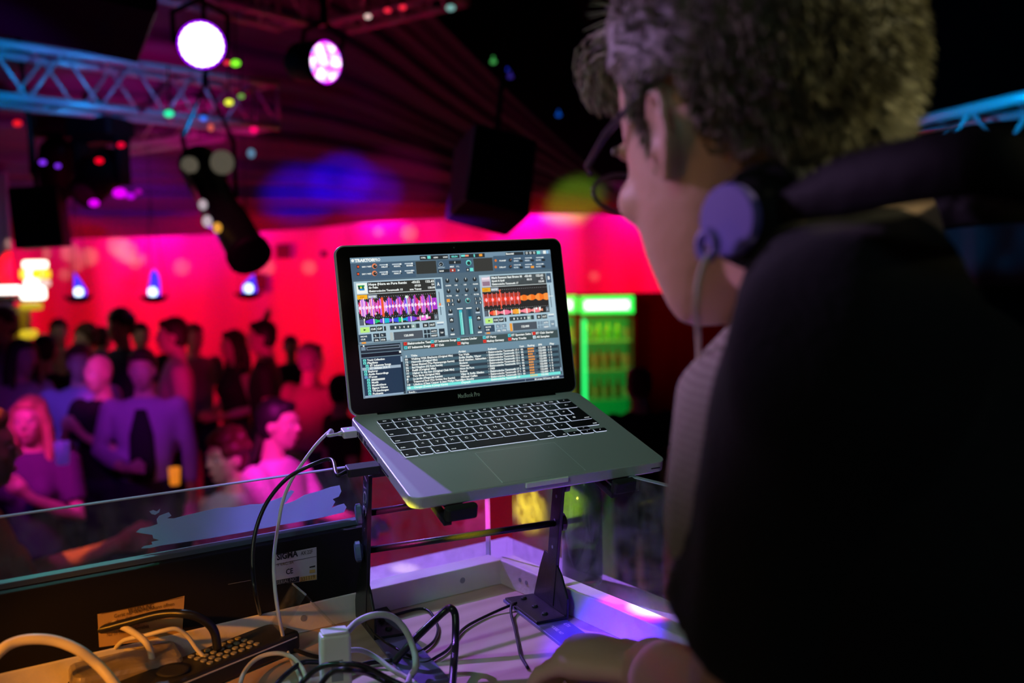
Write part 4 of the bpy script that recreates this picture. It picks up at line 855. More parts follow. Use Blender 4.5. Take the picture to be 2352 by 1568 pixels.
# violet curtain at the far left of the hall
b = MB(); xl, xr_ = at(-90, 640, 9.4).x, at(33, 640, 9.4).x; n = 40; vs = []
for i in range(n + 1):
    x = lerp(xl, xr_, i / n); y = 9.4 + .05 * math.sin(i * 1.1); vs += [(x, y, .0), (x, y, 3.2)]
b.add(vs, [(2 * i, 2 * i + 2, 2 * i + 3, 2 * i + 1) for i in range(n)])
cu = b.obj('curtain', [mat('pale curtain', (.45, .42, .5), .7, sheen=.3)], None, smooth=True, fix=False); md = cu.modifiers.new('t', 'SOLIDIFY'); md.thickness = .01
tag(cu, 'pale violet lit curtain at the far left edge of the hall', 'curtain')
spot('violet_curtain_spot', (-2.4, 6.8, 2.9), at(0, 600, 9.4), (.3, .15, 1), 22, 22, .8, .05)
# ------------------------------------------------------------------ draped tent cloth
keys_ = [[(1560, 487, 12.2), (1400, 489, 12.1), (1200, 491, 12.0), (1021, 500, 12.0), (843, 508, 12.0), (700, 523, 12.0), (420, 538, 12.0), (150, 546, 12.0), (-120, 552, 12.0)],
         [(1545, 486, 12.1), (1390, 478, 11.9), (1200, 470, 11.6), (1021, 462, 11.4), (843, 455, 11.1), (700, 450, 10.9), (420, 452, 10.6), (150, 450, 10.3), (-120, 440, 10)],
         [(1530, 480, 12.0), (1380, 462, 11.7), (1180, 425, 11.2), (1000, 380, 10.7), (840, 340, 10.2), (690, 310, 9.8), (420, 280, 9.2), (150, 260, 8.8), (-120, 240, 8.5)],
         [(1515, 470, 11.9), (1380, 440, 11.5), (1180, 350, 10.8), (1000, 240, 10.0), (860, 140, 9.4), (720, 60, 8.9), (480, -20, 8.2), (200, -60, 7.6), (-120, -90, 7.2)],
         [(1500, 462, 11.8), (1420, 438, 11.5), (1215, 255, 10.4), (1120, 160, 9.8), (1010, 50, 9.1), (940, -20, 8.6), (800, -120, 8.0), (500, -260, 7.2), (100, -300, 6.6)]]
nu, nv = 170, 96; cols = []
for c in range(9):
    cols.append(crom([at(*k[c]) for k in keys_], nu // 4))
b = MB(); vs = []; NU = len(cols[0])
rows_ = []
for i in range(NU):
    rows_.append(crom([cols[c][i] for c in range(9)], 12))
NV = len(rows_[0])
for i in range(NU):
    for j in range(NV):
        p = rows_[i][j]; t = i / (NU - 1); s_ = j / (NV - 1)
        amp = .10 * min(1, .35 + s_ * 1.3) * min(1, t * 6)
        ph = t * 62 + 1.6 * math.sin(s_ * 3 + t * 7) + .8 * math.sin(t * 23)
        d = (p - CAMPOS).normalized(); vs.append(p - d * (amp * (math.sin(ph) + .45 * math.sin(ph * 2.3 + 1.1))))
b.add(vs, [(i * NV + j, i * NV + j + 1, (i + 1) * NV + j + 1, (i + 1) * NV + j) for i in range(NU - 1) for j in range(NV - 1)])
dr = b.obj('tent_drape', [mat('wine red tent cloth', (.20, .10, .24), .75, sheen=.1)], None, smooth=True, fix=False); md = dr.modifiers.new('t', 'SOLIDIFY'); md.thickness = .015
tag(dr, 'wine red tent cloth sagging in long folds beneath the roof of the hall', 'drape')
# small string lights along the upper hem
for px, py, d, c in ((1133, 142, 9.6, (.1, .7, .15)), (1161, 159, 9.8, (.02, .05, .9)), (1283, 264, 10.6, (.0, .12, .8)), (1172, 176, 9.9, (.05, .03, .4))):
    p = at(px, py, d - .35); b = MB(); b.ell((0, 0, 0), (.028, .022, .018)); b.cyl((0, 0, .01), (0, .0, .05), .008, 8)
    o = b.obj('fairy_light', [mat('fairy light', c, .5, emit=c, es=.5)], None, smooth=True); o.location = p
    tag(o, {(1133): 'green fairy light on the upper hem of the tent drape', 1161: 'blue fairy light just below the green one on the drape hem', 1283: 'lowest blue fairy light on the drape hem beside the head', 1172: 'faint violet fairy light on the drape hem'}[px], 'fairy light')
# ------------------------------------------------------------------ trusses
M_truss = mat('truss aluminium', (.62, .62, .64), .35, .25)
TR_ = []
def truss(p, q, w_, label, cr=.025, br=.010, nb=8, group=None):
    """square truss between the centres of its lower camera-side chord ends"""
    p = V(p); q = V(q); d = (q - p).normalized(); up = V((0, 0, 1)); sd = d.cross(up).normalized()
    if sd.y < 0: sd = -sd
    r = empty('lighting_truss', p); TR_.append(r); tag(r, label, 'truss', group); off = [V((0, 0, 0)), up * w_, sd * w_, sd * w_ + up * w_]
    for o_ in off: sub(MB().tube([p + o_, q + o_], cr, 12), 'chord', [M_truss], r, smooth=True)
    L = (q - p).length
    for fa, fb in ((0, 1), (2, 3), (0, 2), (1, 3)):
        for k in range(nb):
            a, c = (fa, fb) if k % 2 == 0 else (fb, fa)
            P0 = p.lerp(q, k / nb) + off[a]; P1 = p.lerp(q, (k + 1) / nb) + off[c]
            sub(MB().tube([P0, P1], br, 8), 'brace', [M_truss], r, smooth=True)
    for o_ in ((0, 1), (0, 2), (1, 3), (2, 3)): sub(MB().tube([q + off[o_[0]], q + off[o_[1]]], br * 1.3, 8), 'end_brace', [M_truss], r, smooth=True)
    return r
pA = at(-120, 206, 5.35); pB = at(640, 291, 6.9); pB.z = pA.z
truss(pA, pB, .29, 'long aluminium truss at upper left lit blue, carrying stage lamps', nb=10)
pA = at(-80, 395, 10.8); pB = at(448, 308, 8.3); pB.z = pA.z
truss(pA, pB, .29, 'farther pink lit truss below the blue one at the left', nb=10, br=.009)
pA = at(360, -10, 5.6); pB = at(950, 12, 4.6)
pA = at(380, -30, 6.6); pB = at(700, 52, 7.6); pB.z = pA.z
truss(pA, pB, .29, 'dim brown truss at the top edge above the round stage lamps', nb=6)
pA = at(735, 55, 7.4); pB = at(1010, -12, 6.68); pB.z = pA.z
truss(pA, pB, .29, 'dim truss with red spots at the top centre', nb=6)
pA = at(1960, 318 + 60, 4.6); pB = at(2460, 190 + 90, 3.9)
pA = at(1990, 306, 4.9) - V((0, 0, .29)); pB = at(2440, 202, 3.72) - V((0, 0, .29)); pB.z = pA.z
truss(pA, pB, .29, 'aluminium truss at the right edge lit blue behind the headphones', nb=5, br=.011)
# ------------------------------------------------------------------ lamps and boxes on the rig
M_matt = mat('matt black housing', (.008, .008, .009), .6, spec=.25)
def emat(name, c, s=1.0, rough=.3):
    return bpy.data.materials.get(name) or mat(name, tuple(x * .3 for x in c), rough, emit=c, es=s)
def par(px, py, d, R_, dirv, label, leds, rim, cols_):
    c = at(px, py, d); dirv = V(dirv).normalized(); Q = dirv.to_track_quat('Z', 'Y').to_matrix()
    r = empty('stage_lamp', c); tag(r, label, 'stage lamp')
    sub(MB().lathe([(R_ * .6, -.26), (R_ * .95, -.20), (R_ * 1.04, -.02), (R_ * 1.04, .02), (R_ * .99, .02), (R_ * .99, -.012)], c, 32, R=Q), 'casing', [M_matt], r, smooth=True)
    lens = sub(MB().lathe([(R_ * .985, -.011), (R_ * .985, -.006), (R_ * .9, .0)], c, 40, R=Q), 'lens', [emat(label[:18] + ' rim', rim, 1.6)], r)
    k = 0
    for ring, n in ((0, 1), (.27, 6), (.52, 12), (.76, 24)):
        for i in range(n):
            a = 2 * math.pi * i / n; cc, ss = cols_[k % len(cols_)]; k += 1
            p = c + Q @ V((ring * R_ * math.cos(a), ring * R_ * math.sin(a), .001)); sub(MB().lathe([(R_ * .135, 0), (R_ * .10, .008)], p, 10, R=Q), 'led', [emat('led %s' % str(cc), cc, ss)], lens)
    u = V((0, 0, 1)); sd = dirv.cross(u).normalized()
    b = MB(); b.tube([c + sd * R_ * 1.1 - dirv * .05, c + sd * R_ * 1.15 + u * R_ * 1.3, c + u * R_ * 1.9, c - sd * R_ * 1.15 + u * R_ * 1.3, c - sd * R_ * 1.1 - dirv * .05], .012, 8); b.cyl(c + u * R_ * 1.9, c + u * (R_ * 1.9 + .25), .02, 10); sub(b, 'yoke', [M_matt], r)
    return c
dcam = lambda px, py, d: (CAMPOS - at(px, py, d)).normalized()
par(463, 103, 4.4, .103, dcam(463, 103, 4.4) + V((.05, 0, 0)), 'round stage lamp shining white at the camera, left of the pair', 37, (.35, .0, 1), [((1, .95, 1), 5), ((.9, .9, 1), 5), ((1, .8, 1), 4)])
par(747, 143, 4.9, .104, dcam(747, 143, 4.9) * .74 + V((.67, 0, .0)), 'round stage lamp with pink and violet diodes, turned aside, right of the pair', 37, (.75, 0, 1), [((1, .5, .9), 3), ((.35, .3, 1), 2.5), ((1, .05, .8), 2.5), ((.9, .8, 1), 3)])
def box_thing(name, label, cat, c, size, rot, m_=M_matt, extra=None):
    r = empty(name, c); r.rotation_euler = rot; tag(r, label, cat); bpy.context.view_layer.update()
    x, y, z = (v / 2 for v in size); b = MB(); b.box((-x, -y, -z), (x, y, z)); b.obj('cabinet', [m_], r, bevel=.01)
    b = MB(); b.box((-x * .9, -y - .008, -z * .93), (x * .9, -y + .001, z * .93)); b.obj('grille', [mat('black grille cloth', (.010, .010, .012), .85, bump=.3, bscale=200) if 'black grille cloth' not in bpy.data.materials else bpy.data.materials['black grille cloth']], r)
    b = MB(); b.cyl((0, 0, z), (0, 0, z + 1.2), .015, 8); b.obj('hanger', [M_matt], r); return r
box_thing('loudspeaker', 'black loudspeaker box hanging tilted above the laptop lid', 'loudspeaker', at(1128, 415, 5.0), (.34, .30, .42), (math.radians(-18), math.radians(14), math.radians(20)), mat('satin black cabinet', (.03, .025, .04), .4))
spot('violet_speaker_spot', (-2.2, 4.6, 2.2), at(1060, 430, 5.0), (.35, .02, 1), 900, 12, .5, .03)
box_thing('loudspeaker', 'black loudspeaker box hanging at the left edge above the bright bar sign', 'loudspeaker', at(93, 500, 6.0), (.27, .25, .36), (0, math.radians(-4), math.radians(12)))
box_thing('loudspeaker', 'large black cabinet hanging at the top left corner', 'loudspeaker', at(108, -88, 3.6), (.72, .5, .42), (math.radians(-10), math.radians(8), math.radians(27)))
def mover(c, tilt, yaw, label, glints, sc=1.0):
    r = empty('moving_head_lamp', c); r.rotation_euler = (0, 0, yaw); r.scale = (sc, sc, sc); tag(r, label, 'stage lamp'); bpy.context.view_layer.update()
    b = MB(); b.rbox((-.15, -.12, .20), (.15, .12, .30), .03); b.obj('base', [M_matt], r, bevel=.01)
    b = MB(); b.box((-.155, -.05, -.07), (-.12, .05, .20)); b.box((.12, -.05, -.07), (.155, .05, .20)); b.box((-.155, -.06, .17), (.155, .06, .205)); b.obj('yoke', [M_matt], r, bevel=.008)
    Q = Matrix.Rotation(tilt, 3, 'X'); b = MB(); b.lathe([(.06, .17), (.10, .12), (.115, 0), (.10, -.12), (.09, -.20), (.07, -.20), (.07, -.19)], (0, 0, 0), 24, R=Q); h = b.obj('head', [M_matt], r, smooth=True)
    b = MB(); b.lathe([(.072, -.196), (.05, -.205)], (0, 0, 0), 20, R=Q); b.obj('lens', [mat('dim lens', (.2, .1, .25), .1) if 'dim lens' not in bpy.data.materials else bpy.data.materials['dim lens']], h)
    b = MB(); b.cyl((0, 0, .3), (0, 0, .42), .02, 8); b.obj('clamp', [M_matt], r)
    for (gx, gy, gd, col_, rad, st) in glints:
        p = at(gx, gy, gd); b = MB(); b.ell(p, (rad, rad * .6, rad * .7)); o = sub(b, 'glint_dot', [emat('glint %.2f %.2f %.2f' % col_, col_, st)], r, smooth=True)  # glowing dots added at the lamp for small coloured glints
    return r
mover(at(130, 380, 6.9), .5, .5, 'black moving head lamp with violet glowing dots, left of the cluster', [(98, 373, 6.4, (.25, .03, 1), .022, 1.2), (133, 381, 6.4, (.25, .03, 1), .018, 1.0), (145, 480, 6.4, (.45, .7, .75), .022, .9), (40, 283, 6.4, (1, .01, .02), .028, 1), (180, 432, 6.4, (.75, 0, .8), .045, .8)], 1.1)
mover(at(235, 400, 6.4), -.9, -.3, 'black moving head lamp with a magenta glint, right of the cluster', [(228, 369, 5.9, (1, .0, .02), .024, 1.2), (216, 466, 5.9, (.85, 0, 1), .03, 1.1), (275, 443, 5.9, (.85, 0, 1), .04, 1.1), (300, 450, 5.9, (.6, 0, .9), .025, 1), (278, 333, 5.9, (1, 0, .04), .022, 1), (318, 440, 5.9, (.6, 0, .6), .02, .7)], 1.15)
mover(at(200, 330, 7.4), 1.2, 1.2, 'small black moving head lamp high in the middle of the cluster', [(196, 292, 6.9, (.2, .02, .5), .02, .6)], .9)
mover(at(120, 450, 7.2), .1, 2.0, 'small black moving head lamp low in the cluster', [], .8)
# long profile spot
c0 = at(460, 385, 5.0); c1 = at(575, 590, 4.6); dv_ = (c1 - c0).normalized(); Q = dv_.to_track_quat('Z', 'Y').to_matrix(); Ln = (c1 - c0).length
r = empty('profile_spot', c0); tag(r, 'long black profile spotlight hanging nose down over the crowd', 'stage lamp')
sub(MB().lathe([(.05, -.08), (.095, -.06), (.10, .12), (.085, .14), (.075, Ln * .55), (.09, Ln * .58), (.092, Ln * .92), (.105, Ln * .95), (.105, Ln), (.08, Ln)], c0, 24, R=Q), 'barrel', [M_matt], r, smooth=True)
sd = dv_.cross(V((0, 0, 1))).normalized()
sub(MB().tube([c0 + dv_ * .25 + sd * .1, c0 + dv_ * .15 + sd * .13 + V((0, 0, .22)), c0 + dv_ * .15 + V((0, 0, .50)), c0 + dv_ * .15 - sd * .13 + V((0, 0, .22)), c0 + dv_ * .25 - sd * .1], .012, 8), 'yoke', [M_matt], r)
sub(MB().cyl(c0 + dv_ * .15 + V((0, 0, .48)), V((c0.x + dv_.x * .15, c0.y + dv_.y * .15, 5.6)), .012, 8), 'hanging_rod', [M_matt], r)
M_bone = mat('cream disc with glow', (.62, .55, .42), .5, emit=(.62, .55, .40), es=.12)  # faint glow stands in for part of the light on the discs
for px, py, d, rr in ((511, 373, 4.85, .058), (436, 379, 4.8, .04)): 
    p = at(px, py, d); Q2 = dcam(px, py, d).to_track_quat('Z', 'Y').to_matrix() @ Matrix.Rotation(.5, 3, 'Y')
    sub(MB().lathe([(rr, -.015), (rr, .01), (rr * .7, .016), (rr * .45, .008)], p, 20, R=Q2), 'round_lens', [M_bone], r)
sub(MB().tube([at(418, 388, 4.8), at(440, 425, 4.75), at(470, 490, 4.7), at(478, 515, 4.7), at(500, 525, 4.68)], .014, 8), 'side_arm', [mat('pale bracket', (.4, .36, .38), .5)], r, smooth=True)
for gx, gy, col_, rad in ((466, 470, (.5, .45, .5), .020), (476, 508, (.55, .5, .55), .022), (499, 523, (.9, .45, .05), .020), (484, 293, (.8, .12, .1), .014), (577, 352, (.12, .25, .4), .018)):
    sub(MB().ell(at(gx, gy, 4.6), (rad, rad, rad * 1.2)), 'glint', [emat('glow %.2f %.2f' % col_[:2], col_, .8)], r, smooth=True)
# small glowing dots with dark holders, added on the rig
for px, py, d, col_, rad, lab in ((541, 145, 5.6, (.25, 1, .02), .026, 'green pilot light beside the white stage lamp'), (521, 144, 5.6, (.9, .02, .05), .016, 'red pilot light beside the white stage lamp'), (526, 235, 6.2, (.85, .9, .05), .026, 'yellow pilot light hanging under the blue truss'), (554, 221, 6.4, (.15, .35, .05), .020, 'dim green pilot light next to the yellow one'),
                              (388, 261, 5.9, (.02, .85, .35), .028, 'green light on the lower chord of the blue truss'), (467, 272, 6.2, (.02, .15, .8), .022, 'blue light on the lower chord of the blue truss'), (583, 298, 6.3, (1, 0, .15), .026, 'pink pilot light at the end of the blue truss'), (845, 38, 6.2, (.85, .6, .55), .02, 'pale light on the top centre truss'), (890, 24, 6.0, (.9, .02, .05), .02, 'red light on the top centre truss, left of two'), (925, 17, 5.8, (.9, .02, .05), .02, 'red light on the top centre truss, right of two'),
                              (1035, 18, 5.6, (.15, .32, .30), .026, 'dim teal light at the top of the photo, above the drape'), (290, 3, 3.9, (.3, .5, .5), .02, 'dim teal light on the large cabinet at the top left')):
    p = at(px, py, d); par_ = TR_[3] if 800 < px < 1100 else TR_[0]
    o = sub(MB().ell(p, (rad, rad * .6, rad * .7)), 'glow_dot', [emat('pilot %.2f %.2f %.2f' % col_, col_, 1.3)], par_, smooth=True); o['label'] = lab
    sub(MB().cyl(p, p + V((0, .02, .28)), .006, 6), 'dot_holder', [M_matt], par_)
# ------------------------------------------------------------------ silk flame bowls
def flame(px, py, d, lab, shape):
    c = at(px, py, d); r = empty('flame_lamp', c); tag(r, lab, 'flame lamp', 'flame bowl lamps over the dance floor'); 
    sub(MB().lathe([(.02, -.055), (.07, -.045), (.115, -.015), (.13, .01), (.122, .012), (.10, -.01)], c, 24), 'bowl', [M_matt], r, smooth=True)
    b = MB(); b.tube([c + V((x * .01, 0, z * .01)) for x, z, rr in shape], [rr * .01 for x, z, rr in shape], 12, flat=.6); sub(b, 'flame', [emat('blue silk flame', (.04, .03, 1), 1.5)], r, smooth=True)
    b = MB(); b.ell(c + V((shape[1][0] * .01, -.035, .045)), (.038, .03, .042)); sub(b, 'lamp', [emat('white lamp', (.65, .85, 1), 3)], r, smooth=True)
    for a in (0.6, 2.7, 4.8): sub(MB().cyl(c + V((.12 * math.cos(a), .12 * math.sin(a), .01)), c + V((0, 0, .9)), .003, 6), 'chain', [M_matt], r)
    sub(MB().cyl(c + V((0, 0, .9)), c + V((0, 0, 2.62)), .003, 6), 'rod', [M_matt], r)
flame(180, 682, 9.0, 'left flame bowl lamp with a tall leaning blue flame', [(2, 0, 5), (2, 5, 6), (0, 12, 4), (-1, 17, 2), (-3, 22, .5)])
flame(354, 682, 9.0, 'middle flame bowl lamp with a tall upright blue flame', [(0, 0, 5), (0, 5, 6), (1, 12, 5), (1, 20, 4), (1, 25, .6)])
flame(571, 674, 9.0, 'right flame bowl lamp with a short wide blue flame', [(0, 0, 6), (1, 5, 7), (2, 9, 5), (4, 14, 2), (5, 17, .5)])
b = MB(); c = at(354, 672, 8.95); b.ell((0, 0, 0), (.03, .02, .05))
# ------------------------------------------------------------------ bright bar sign at the left
r = empty('lit_sign', at(78, 690, 8.2)); tag(r, 'glowing white and yellow column sign behind the crowd at the left', 'sign')
def sgn(x0, y0, x1, y1, c, s_, nm='panel', dd=8.2):
    a = at(x0, y1, dd); e = at(x1, y0, dd); b = MB(); b.box((a.x, a.y - .05, a.z), (e.x, a.y + .10, e.z)); sub(b, nm, [emat('sign %.1f %.1f %.1f' % c, c, s_)], r, bevel=.02)
sgn(56, 598, 100, 616, (1, .95, .75), 3); sgn(50, 618, 64, 640, (1, .75, .02), 1.4); sgn(66, 618, 74, 642, (1, .95, .7), 3); sgn(77, 618, 106, 640, (1, .72, .01), 1.3); sgn(60, 642, 90, 662, (1, 1, .85), 3); sgn(92, 642, 106, 658, (.9, .7, .6), 1); sgn(52, 660, 96, 688, (.9, 1, .85), 3); sgn(50, 694, 88, 712, (.6, .45, .02), .8)
r2 = empty('counter_lamp', at(15, 680, 8.2)); tag(r2, 'flat white lamp on the dark counter at the left edge', 'lamp')
a = at(-30, 676, 8.2); e = at(34, 656, 8.2); sub(MB().box((a.x, a.y, a.z), (e.x, a.y + .15, e.z)), 'shade', [emat('lamp white', (1, .97, .9), 3)], r2, bevel=.03)
a = at(-60, 694, 8.25); e = at(48, 681, 8.25); sub(MB().box((a.x, a.y - .1, a.z), (e.x, a.y + .4, e.z)), 'shelf', [M_matt], r2)
M_post = mat('yellow lit post', (.55, .42, .10), .5)
for x0, x1, y0, y1 in ((28, 42, 704, 770), (48, 62, 712, 770)):
    a = at(x0, y1, 8.3); e = at(x1, y0, 8.3); sub(MB().box((a.x, a.y, 0), (e.x, a.y + .08, e.z)), 'post', [M_post], r2)
sgn(50, 757, 76, 778, (.7, .5, .02), 1.0, 'lower_lamp', 8.0)
spot('yellow_sign_glow', (at(40, 690, 8.2)) + V((0, -.5, .3)), at(45, 760, 8.3), (1, .7, .1), 6, 60, .8, .05)
# blue tags on the back wall shelf
for px, py, w_, h_, lab in ((650, 577, .11, .14, 'small blue framed sign on the red wall above the laptop lid'), (598, 648, .10, .16, 'dim violet card behind the right flame bowl'), (745, 583, .05, .07, 'tiny dark sign on the red wall beside the laptop')):
    c = at(px, py, 12.25); b = MB(); b.box((-w_ / 2 * 1.6, 0, -h_ / 2 * 1.3), (w_ / 2 * 1.6, .02, h_ / 2 * 1.3)); o = b.obj('wall_sign', [mat('blue card', (.12, .08, .5), .6)], None, bevel=.004); o.location = c; tag(o, lab, 'sign')
# ------------------------------------------------------------------ drinks fridges
M_fr = mat('fridge black', (.02, .02, .022), .4)
M_gin = mat('green lit fridge lining', (.3, .6, .35), .5, emit=(.0, .42, .06), es=.22)  # glow of the green interior light put into lining and shelves
def fridge(x0, x1, lab):
    a = at(x0, 1066, 11.4); e = at(x1, 676, 11.4); r = empty('drinks_fridge', (a.x, 11.4, 0)); tag(r, lab, 'fridge'); w_ = e.x - a.x; X = a.x; top_ = e.z
    b = MB(); b.box((X, 11.4, 0), (X + .03, 11.98, top_)); b.box((X + w_ - .03, 11.4, 0), (X + w_, 11.98, top_)); b.box((X, 11.4, top_ - .03), (X + w_, 11.98, top_)); b.box((X, 11.4, 0), (X + w_, 11.98, .12)); b.box((X, 11.4, top_ - .25), (X + w_, 11.98, top_ - .2)); sub(b, 'cabinet', [M_fr], r)
    sub(MB().box((X + .03, 11.94, .12), (X + w_ - .03, 11.96, top_ - .25)), 'lining', [M_gin], r)
    sub(MB().rbox((X + .02, 11.38, top_ - .21), (X + w_ - .02, 11.42, top_ - .015), .01), 'header', [emat('green header', (0, 1, .08), 1.6)], r)
    b = MB(); b.box((X + .075, 11.36, top_ - .165), (X + w_ - .075, 11.385, top_ - .065)); sub(b, 'header_tube', [emat('white green tube', (.7, 1, .75), 3)], r, bevel=.01)
    sub(MB().cyl((X + .07, 11.47, .2), (X + .07, 11.47, top_ - .28), .022, 10), 'light_tube', [emat('mint tube', (.02, 1, .22), 1.5)], r)
    for k in range(4):
        z = .35 + k * .34; sub(MB().box((X + .035, 11.5, z), (X + w_ - .035, 11.92, z + .012)), 'shelf', [M_gin], r)
    sub(MB().box((X + .03, 11.40, .12), (X + w_ - .03, 11.408, top_ - .25)), 'door_pane', [pane('fridge glass', (.9, 1, .92), 1.3, .02)], r)
    b = MB(); b.box((X + .0, 11.385, .10), (X + .03, 11.42, top_ - .25)); b.box((X + w_ - .03, 11.385, .10), (X + w_, 11.42, top_ - .25)); sub(b, 'door_frame', [M_fr], r)
    area('fridge_light', (X + w_ / 2, 11.45, top_ - .3), (X + w_ / 2, 11.8, .6), (.03, 1, .08), 1.6, w_ * .7, .05)
    return X, w_, top_
X, w_, top_ = fridge(1334, 1459, 'right green lit drinks fridge beside the face of the dj')
Xb, wb, tb = fridge(1262, 1328, 'green lit drinks fridge half hidden behind the laptop lid')
protob = None
for k in range(3):
    for i in range(4):
        z = .362 + (k + 1) * .34 - 0; p = V((X + .14 + i * .11, 11.62, z))
        if protob is None:
            b = MB(); b.lathe([(.03, 0), (.032, .01), (.032, .14), (.014, .19), (.013, .24)], n=12); protob = b.obj('drink_bottle', [mat('dark drink bottle', (.10, .35, .05), .15)], None, smooth=True); o = protob
        else: o = protob.copy(); COL.objects.link(o)
        o.location = p; tag(o, 'bottle standing on a shelf inside the right green fridge', 'bottle', 'bottles inside the green fridge')
# ------------------------------------------------------------------ people on the dance floor
M_skin = mat('skin', (.70, .48, .38), .5, var=.08, vscale=14)
_pm = {}
def cm(name, c, rough=.8):
    if name not in _pm: _pm[name] = mat(name, c, rough, bump=.3, bscale=25, var=.12, vscale=8)
    return _pm[name]
M_lens = mat('eye white', (.75, .72, .7), .3); M_iris = mat('dark iris', (.03, .02, .02), .2); M_lip = mat('lip', (.45, .14, .14), .5)
HC = {'dark': (.035, .02, .018), 'black': (.012, .010, .012), 'brown': (.12, .06, .035), 'blond': (.55, .36, .18), 'red': (.09, .02, .015), 'grey': (.3, .28, .26)}
ARM = {'down': ((.245, -.03, 1.13), (.255, .05, .88), (.25, .08, .80)), 'belly': ((.27, -.02, 1.14), (.09, .20, 1.07), (.02, .25, 1.08)), 'chest': ((.235, .07, 1.12), (.08, .24, 1.26), (.03, .27, 1.33)),
       'up': ((.33, .05, 1.55), (.20, .0, 1.74), (.14, -.02, 1.78)), 'forward': ((.22, .12, 1.15), (.14, .38, 1.13), (.10, .46, 1.14)), 'out': ((.30, .10, 1.16), (.26, .36, 1.22), (.25, .44, 1.25)), 'hip': ((.34, -.08, 1.18), (.17, .03, 1.0), (.12, .09, .98))}
def person(px, py, d, yaw, shirt, hair, hstyle, arms, label, trousers=('dark trousers', (.02, .022, .04)), sit=False, longs=False, jacket=None, tilt=0.0, fem=False, female_w=None):
    hw = at(px, py, d); yaw = math.radians(yaw)
    zb = 0.0
    if sit: s = 1.0; zb = hw.z - 1.62
    else: s = (hw.z + .13) / 1.75
    r = empty('person', (hw.x, hw.y, 0)); r.rotation_euler = (0, 0, math.pi + yaw); tag(r, label, 'person')
    bpy.context.view_layer.update()
    T = lambda p: V((p[0] * s, p[1] * s, p[2] * s + zb))
    wsh = .165 if fem else .19
    body = MB(); Rh = Matrix.Rotation(tilt, 3, 'X')
    hc = V((0, .02, 1.62))
    def H(p): return T(hc + Rh @ V(p))
    k = s
    body.ell(H((0, -.005, .02)), (.074 * k, .092 * k, .100 * k)); body.ell(H((0, .02, -.035)), (.060 * k, .070 * k, .075 * k)); body.ell(H((0, .045, -.085)), (.035 * k, .035 * k, .028 * k))
    body.tube([H((0, .085, .01)), H((0, .106, -.028))], [.008 * k, .015 * k], 8); body.ell(H((0, .075, .028)), (.055 * k, .02 * k, .012 * k)); body.ell(H((0, .080, -.062)), (.024 * k, .012 * k, .010 * k))
    for sx in (-1, 1): body.ell(H((sx * .074, -.005, -.005)), (.010 * k, .020 * k, .032 * k)); body.ell(H((sx * .04, .06, -.02)), (.022 * k, .02 * k, .018 * k))
    body.tube([H((0, -.02, -.05)), T((0, -.02, 1.44))], [.052 * k, .058 * k], 12)
    def torso(mb, g, lo=.90, mi=None):
        secs = [(1.46, .065, .055, 0), (1.42, wsh * .85, .075, 0), (1.36, wsh + .005, .10, 0), (1.25, wsh - .02, .115, .01), (1.12, wsh - .045, .10, .01), (1.02, wsh - .05, .098, .01), (.92, wsh - .015, .105, 0), (.84, wsh - .02, .10, 0)]
        secs = [q for q in secs if q[0] >= lo - .01]; n = 20; vs = []
        for z, rx, ry, yo in secs:
            for i in range(n):
                a = 2 * math.pi * i / n; vs.append(T((math.cos(a) * (rx + g), yo + math.sin(a) * (ry + g), z)))
        m_ = len(secs); mb.add(vs, [(i * n + j, i * n + (j + 1) % n, (i + 1) * n + (j + 1) % n, (i + 1) * n + j) for i in range(m_ - 1) for j in range(n)] + [tuple(range(n)), tuple(range((m_ - 1) * n, m_ * n))[::-1]], mi)
        if fem:
            for sx in (-1, 1): mb.ell(T((sx * .07, .085, 1.27)), ((.06 + g) * k, (.055 + g) * k, (.06 + g) * k))
    torso(body, -.012)
    sh = MB(); torso(sh, .006, .92)
    for sx, ar in ((-1, arms[0]), (1, arms[1])):
        e, w_, h = ARM[ar]; S0 = T((sx * wsh, -.01, 1.395)); E = T((sx * e[0], e[1], e[2])); Wp = T((sx * w_[0], w_[1], w_[2])); Hd = T((sx * h[0], h[1], h[2]))
        body.tube([S0, S0.lerp(E, .5), E, E.lerp(Wp, .4), Wp, Hd], [.050 * k, .044 * k, .038 * k, .039 * k, .027 * k, .026 * k], 12)
        dh = (Hd - Wp).normalized(); side = dh.cross(V((0, 1, 0.3))).normalized()
        body.ell(Hd, (.040 * k, .030 * k, .032 * k)); 
        for f in range(4): o_ = side * ((f - 1.5) * .019 * k); body.tube([Hd + o_ + dh * .01, Hd + o_ * 1.1 + dh * (.055 + .008 * (f in (1, 2))) * k, Hd + o_ * 1.1 + dh * .085 * k + V((0, .01, -.015))], [.011 * k, .009 * k, .007 * k], 6)
        body.tube([Wp.lerp(Hd, .5) - side * .02 * k, Hd - side * .045 * k + dh * .01, Hd - side * .05 * k + dh * .045 * k], [.012 * k, .010 * k, .008 * k], 6)
        if not (fem and shirt[0].endswith('top')):
            if longs: sh.tube([S0, S0.lerp(E, .5), E, E.lerp(Wp, .5), E.lerp(Wp, .8)], [.066 * k, .058 * k, .052 * k, .048 * k, .042 * k], 14)
            else: sh.tube([S0, S0.lerp(E, .4), S0.lerp(E, .7)], [.068 * k, .062 * k, .060 * k], 14)
            sh.ell(S0, (.066 * k, .066 * k, .066 * k))
    tr = MB()
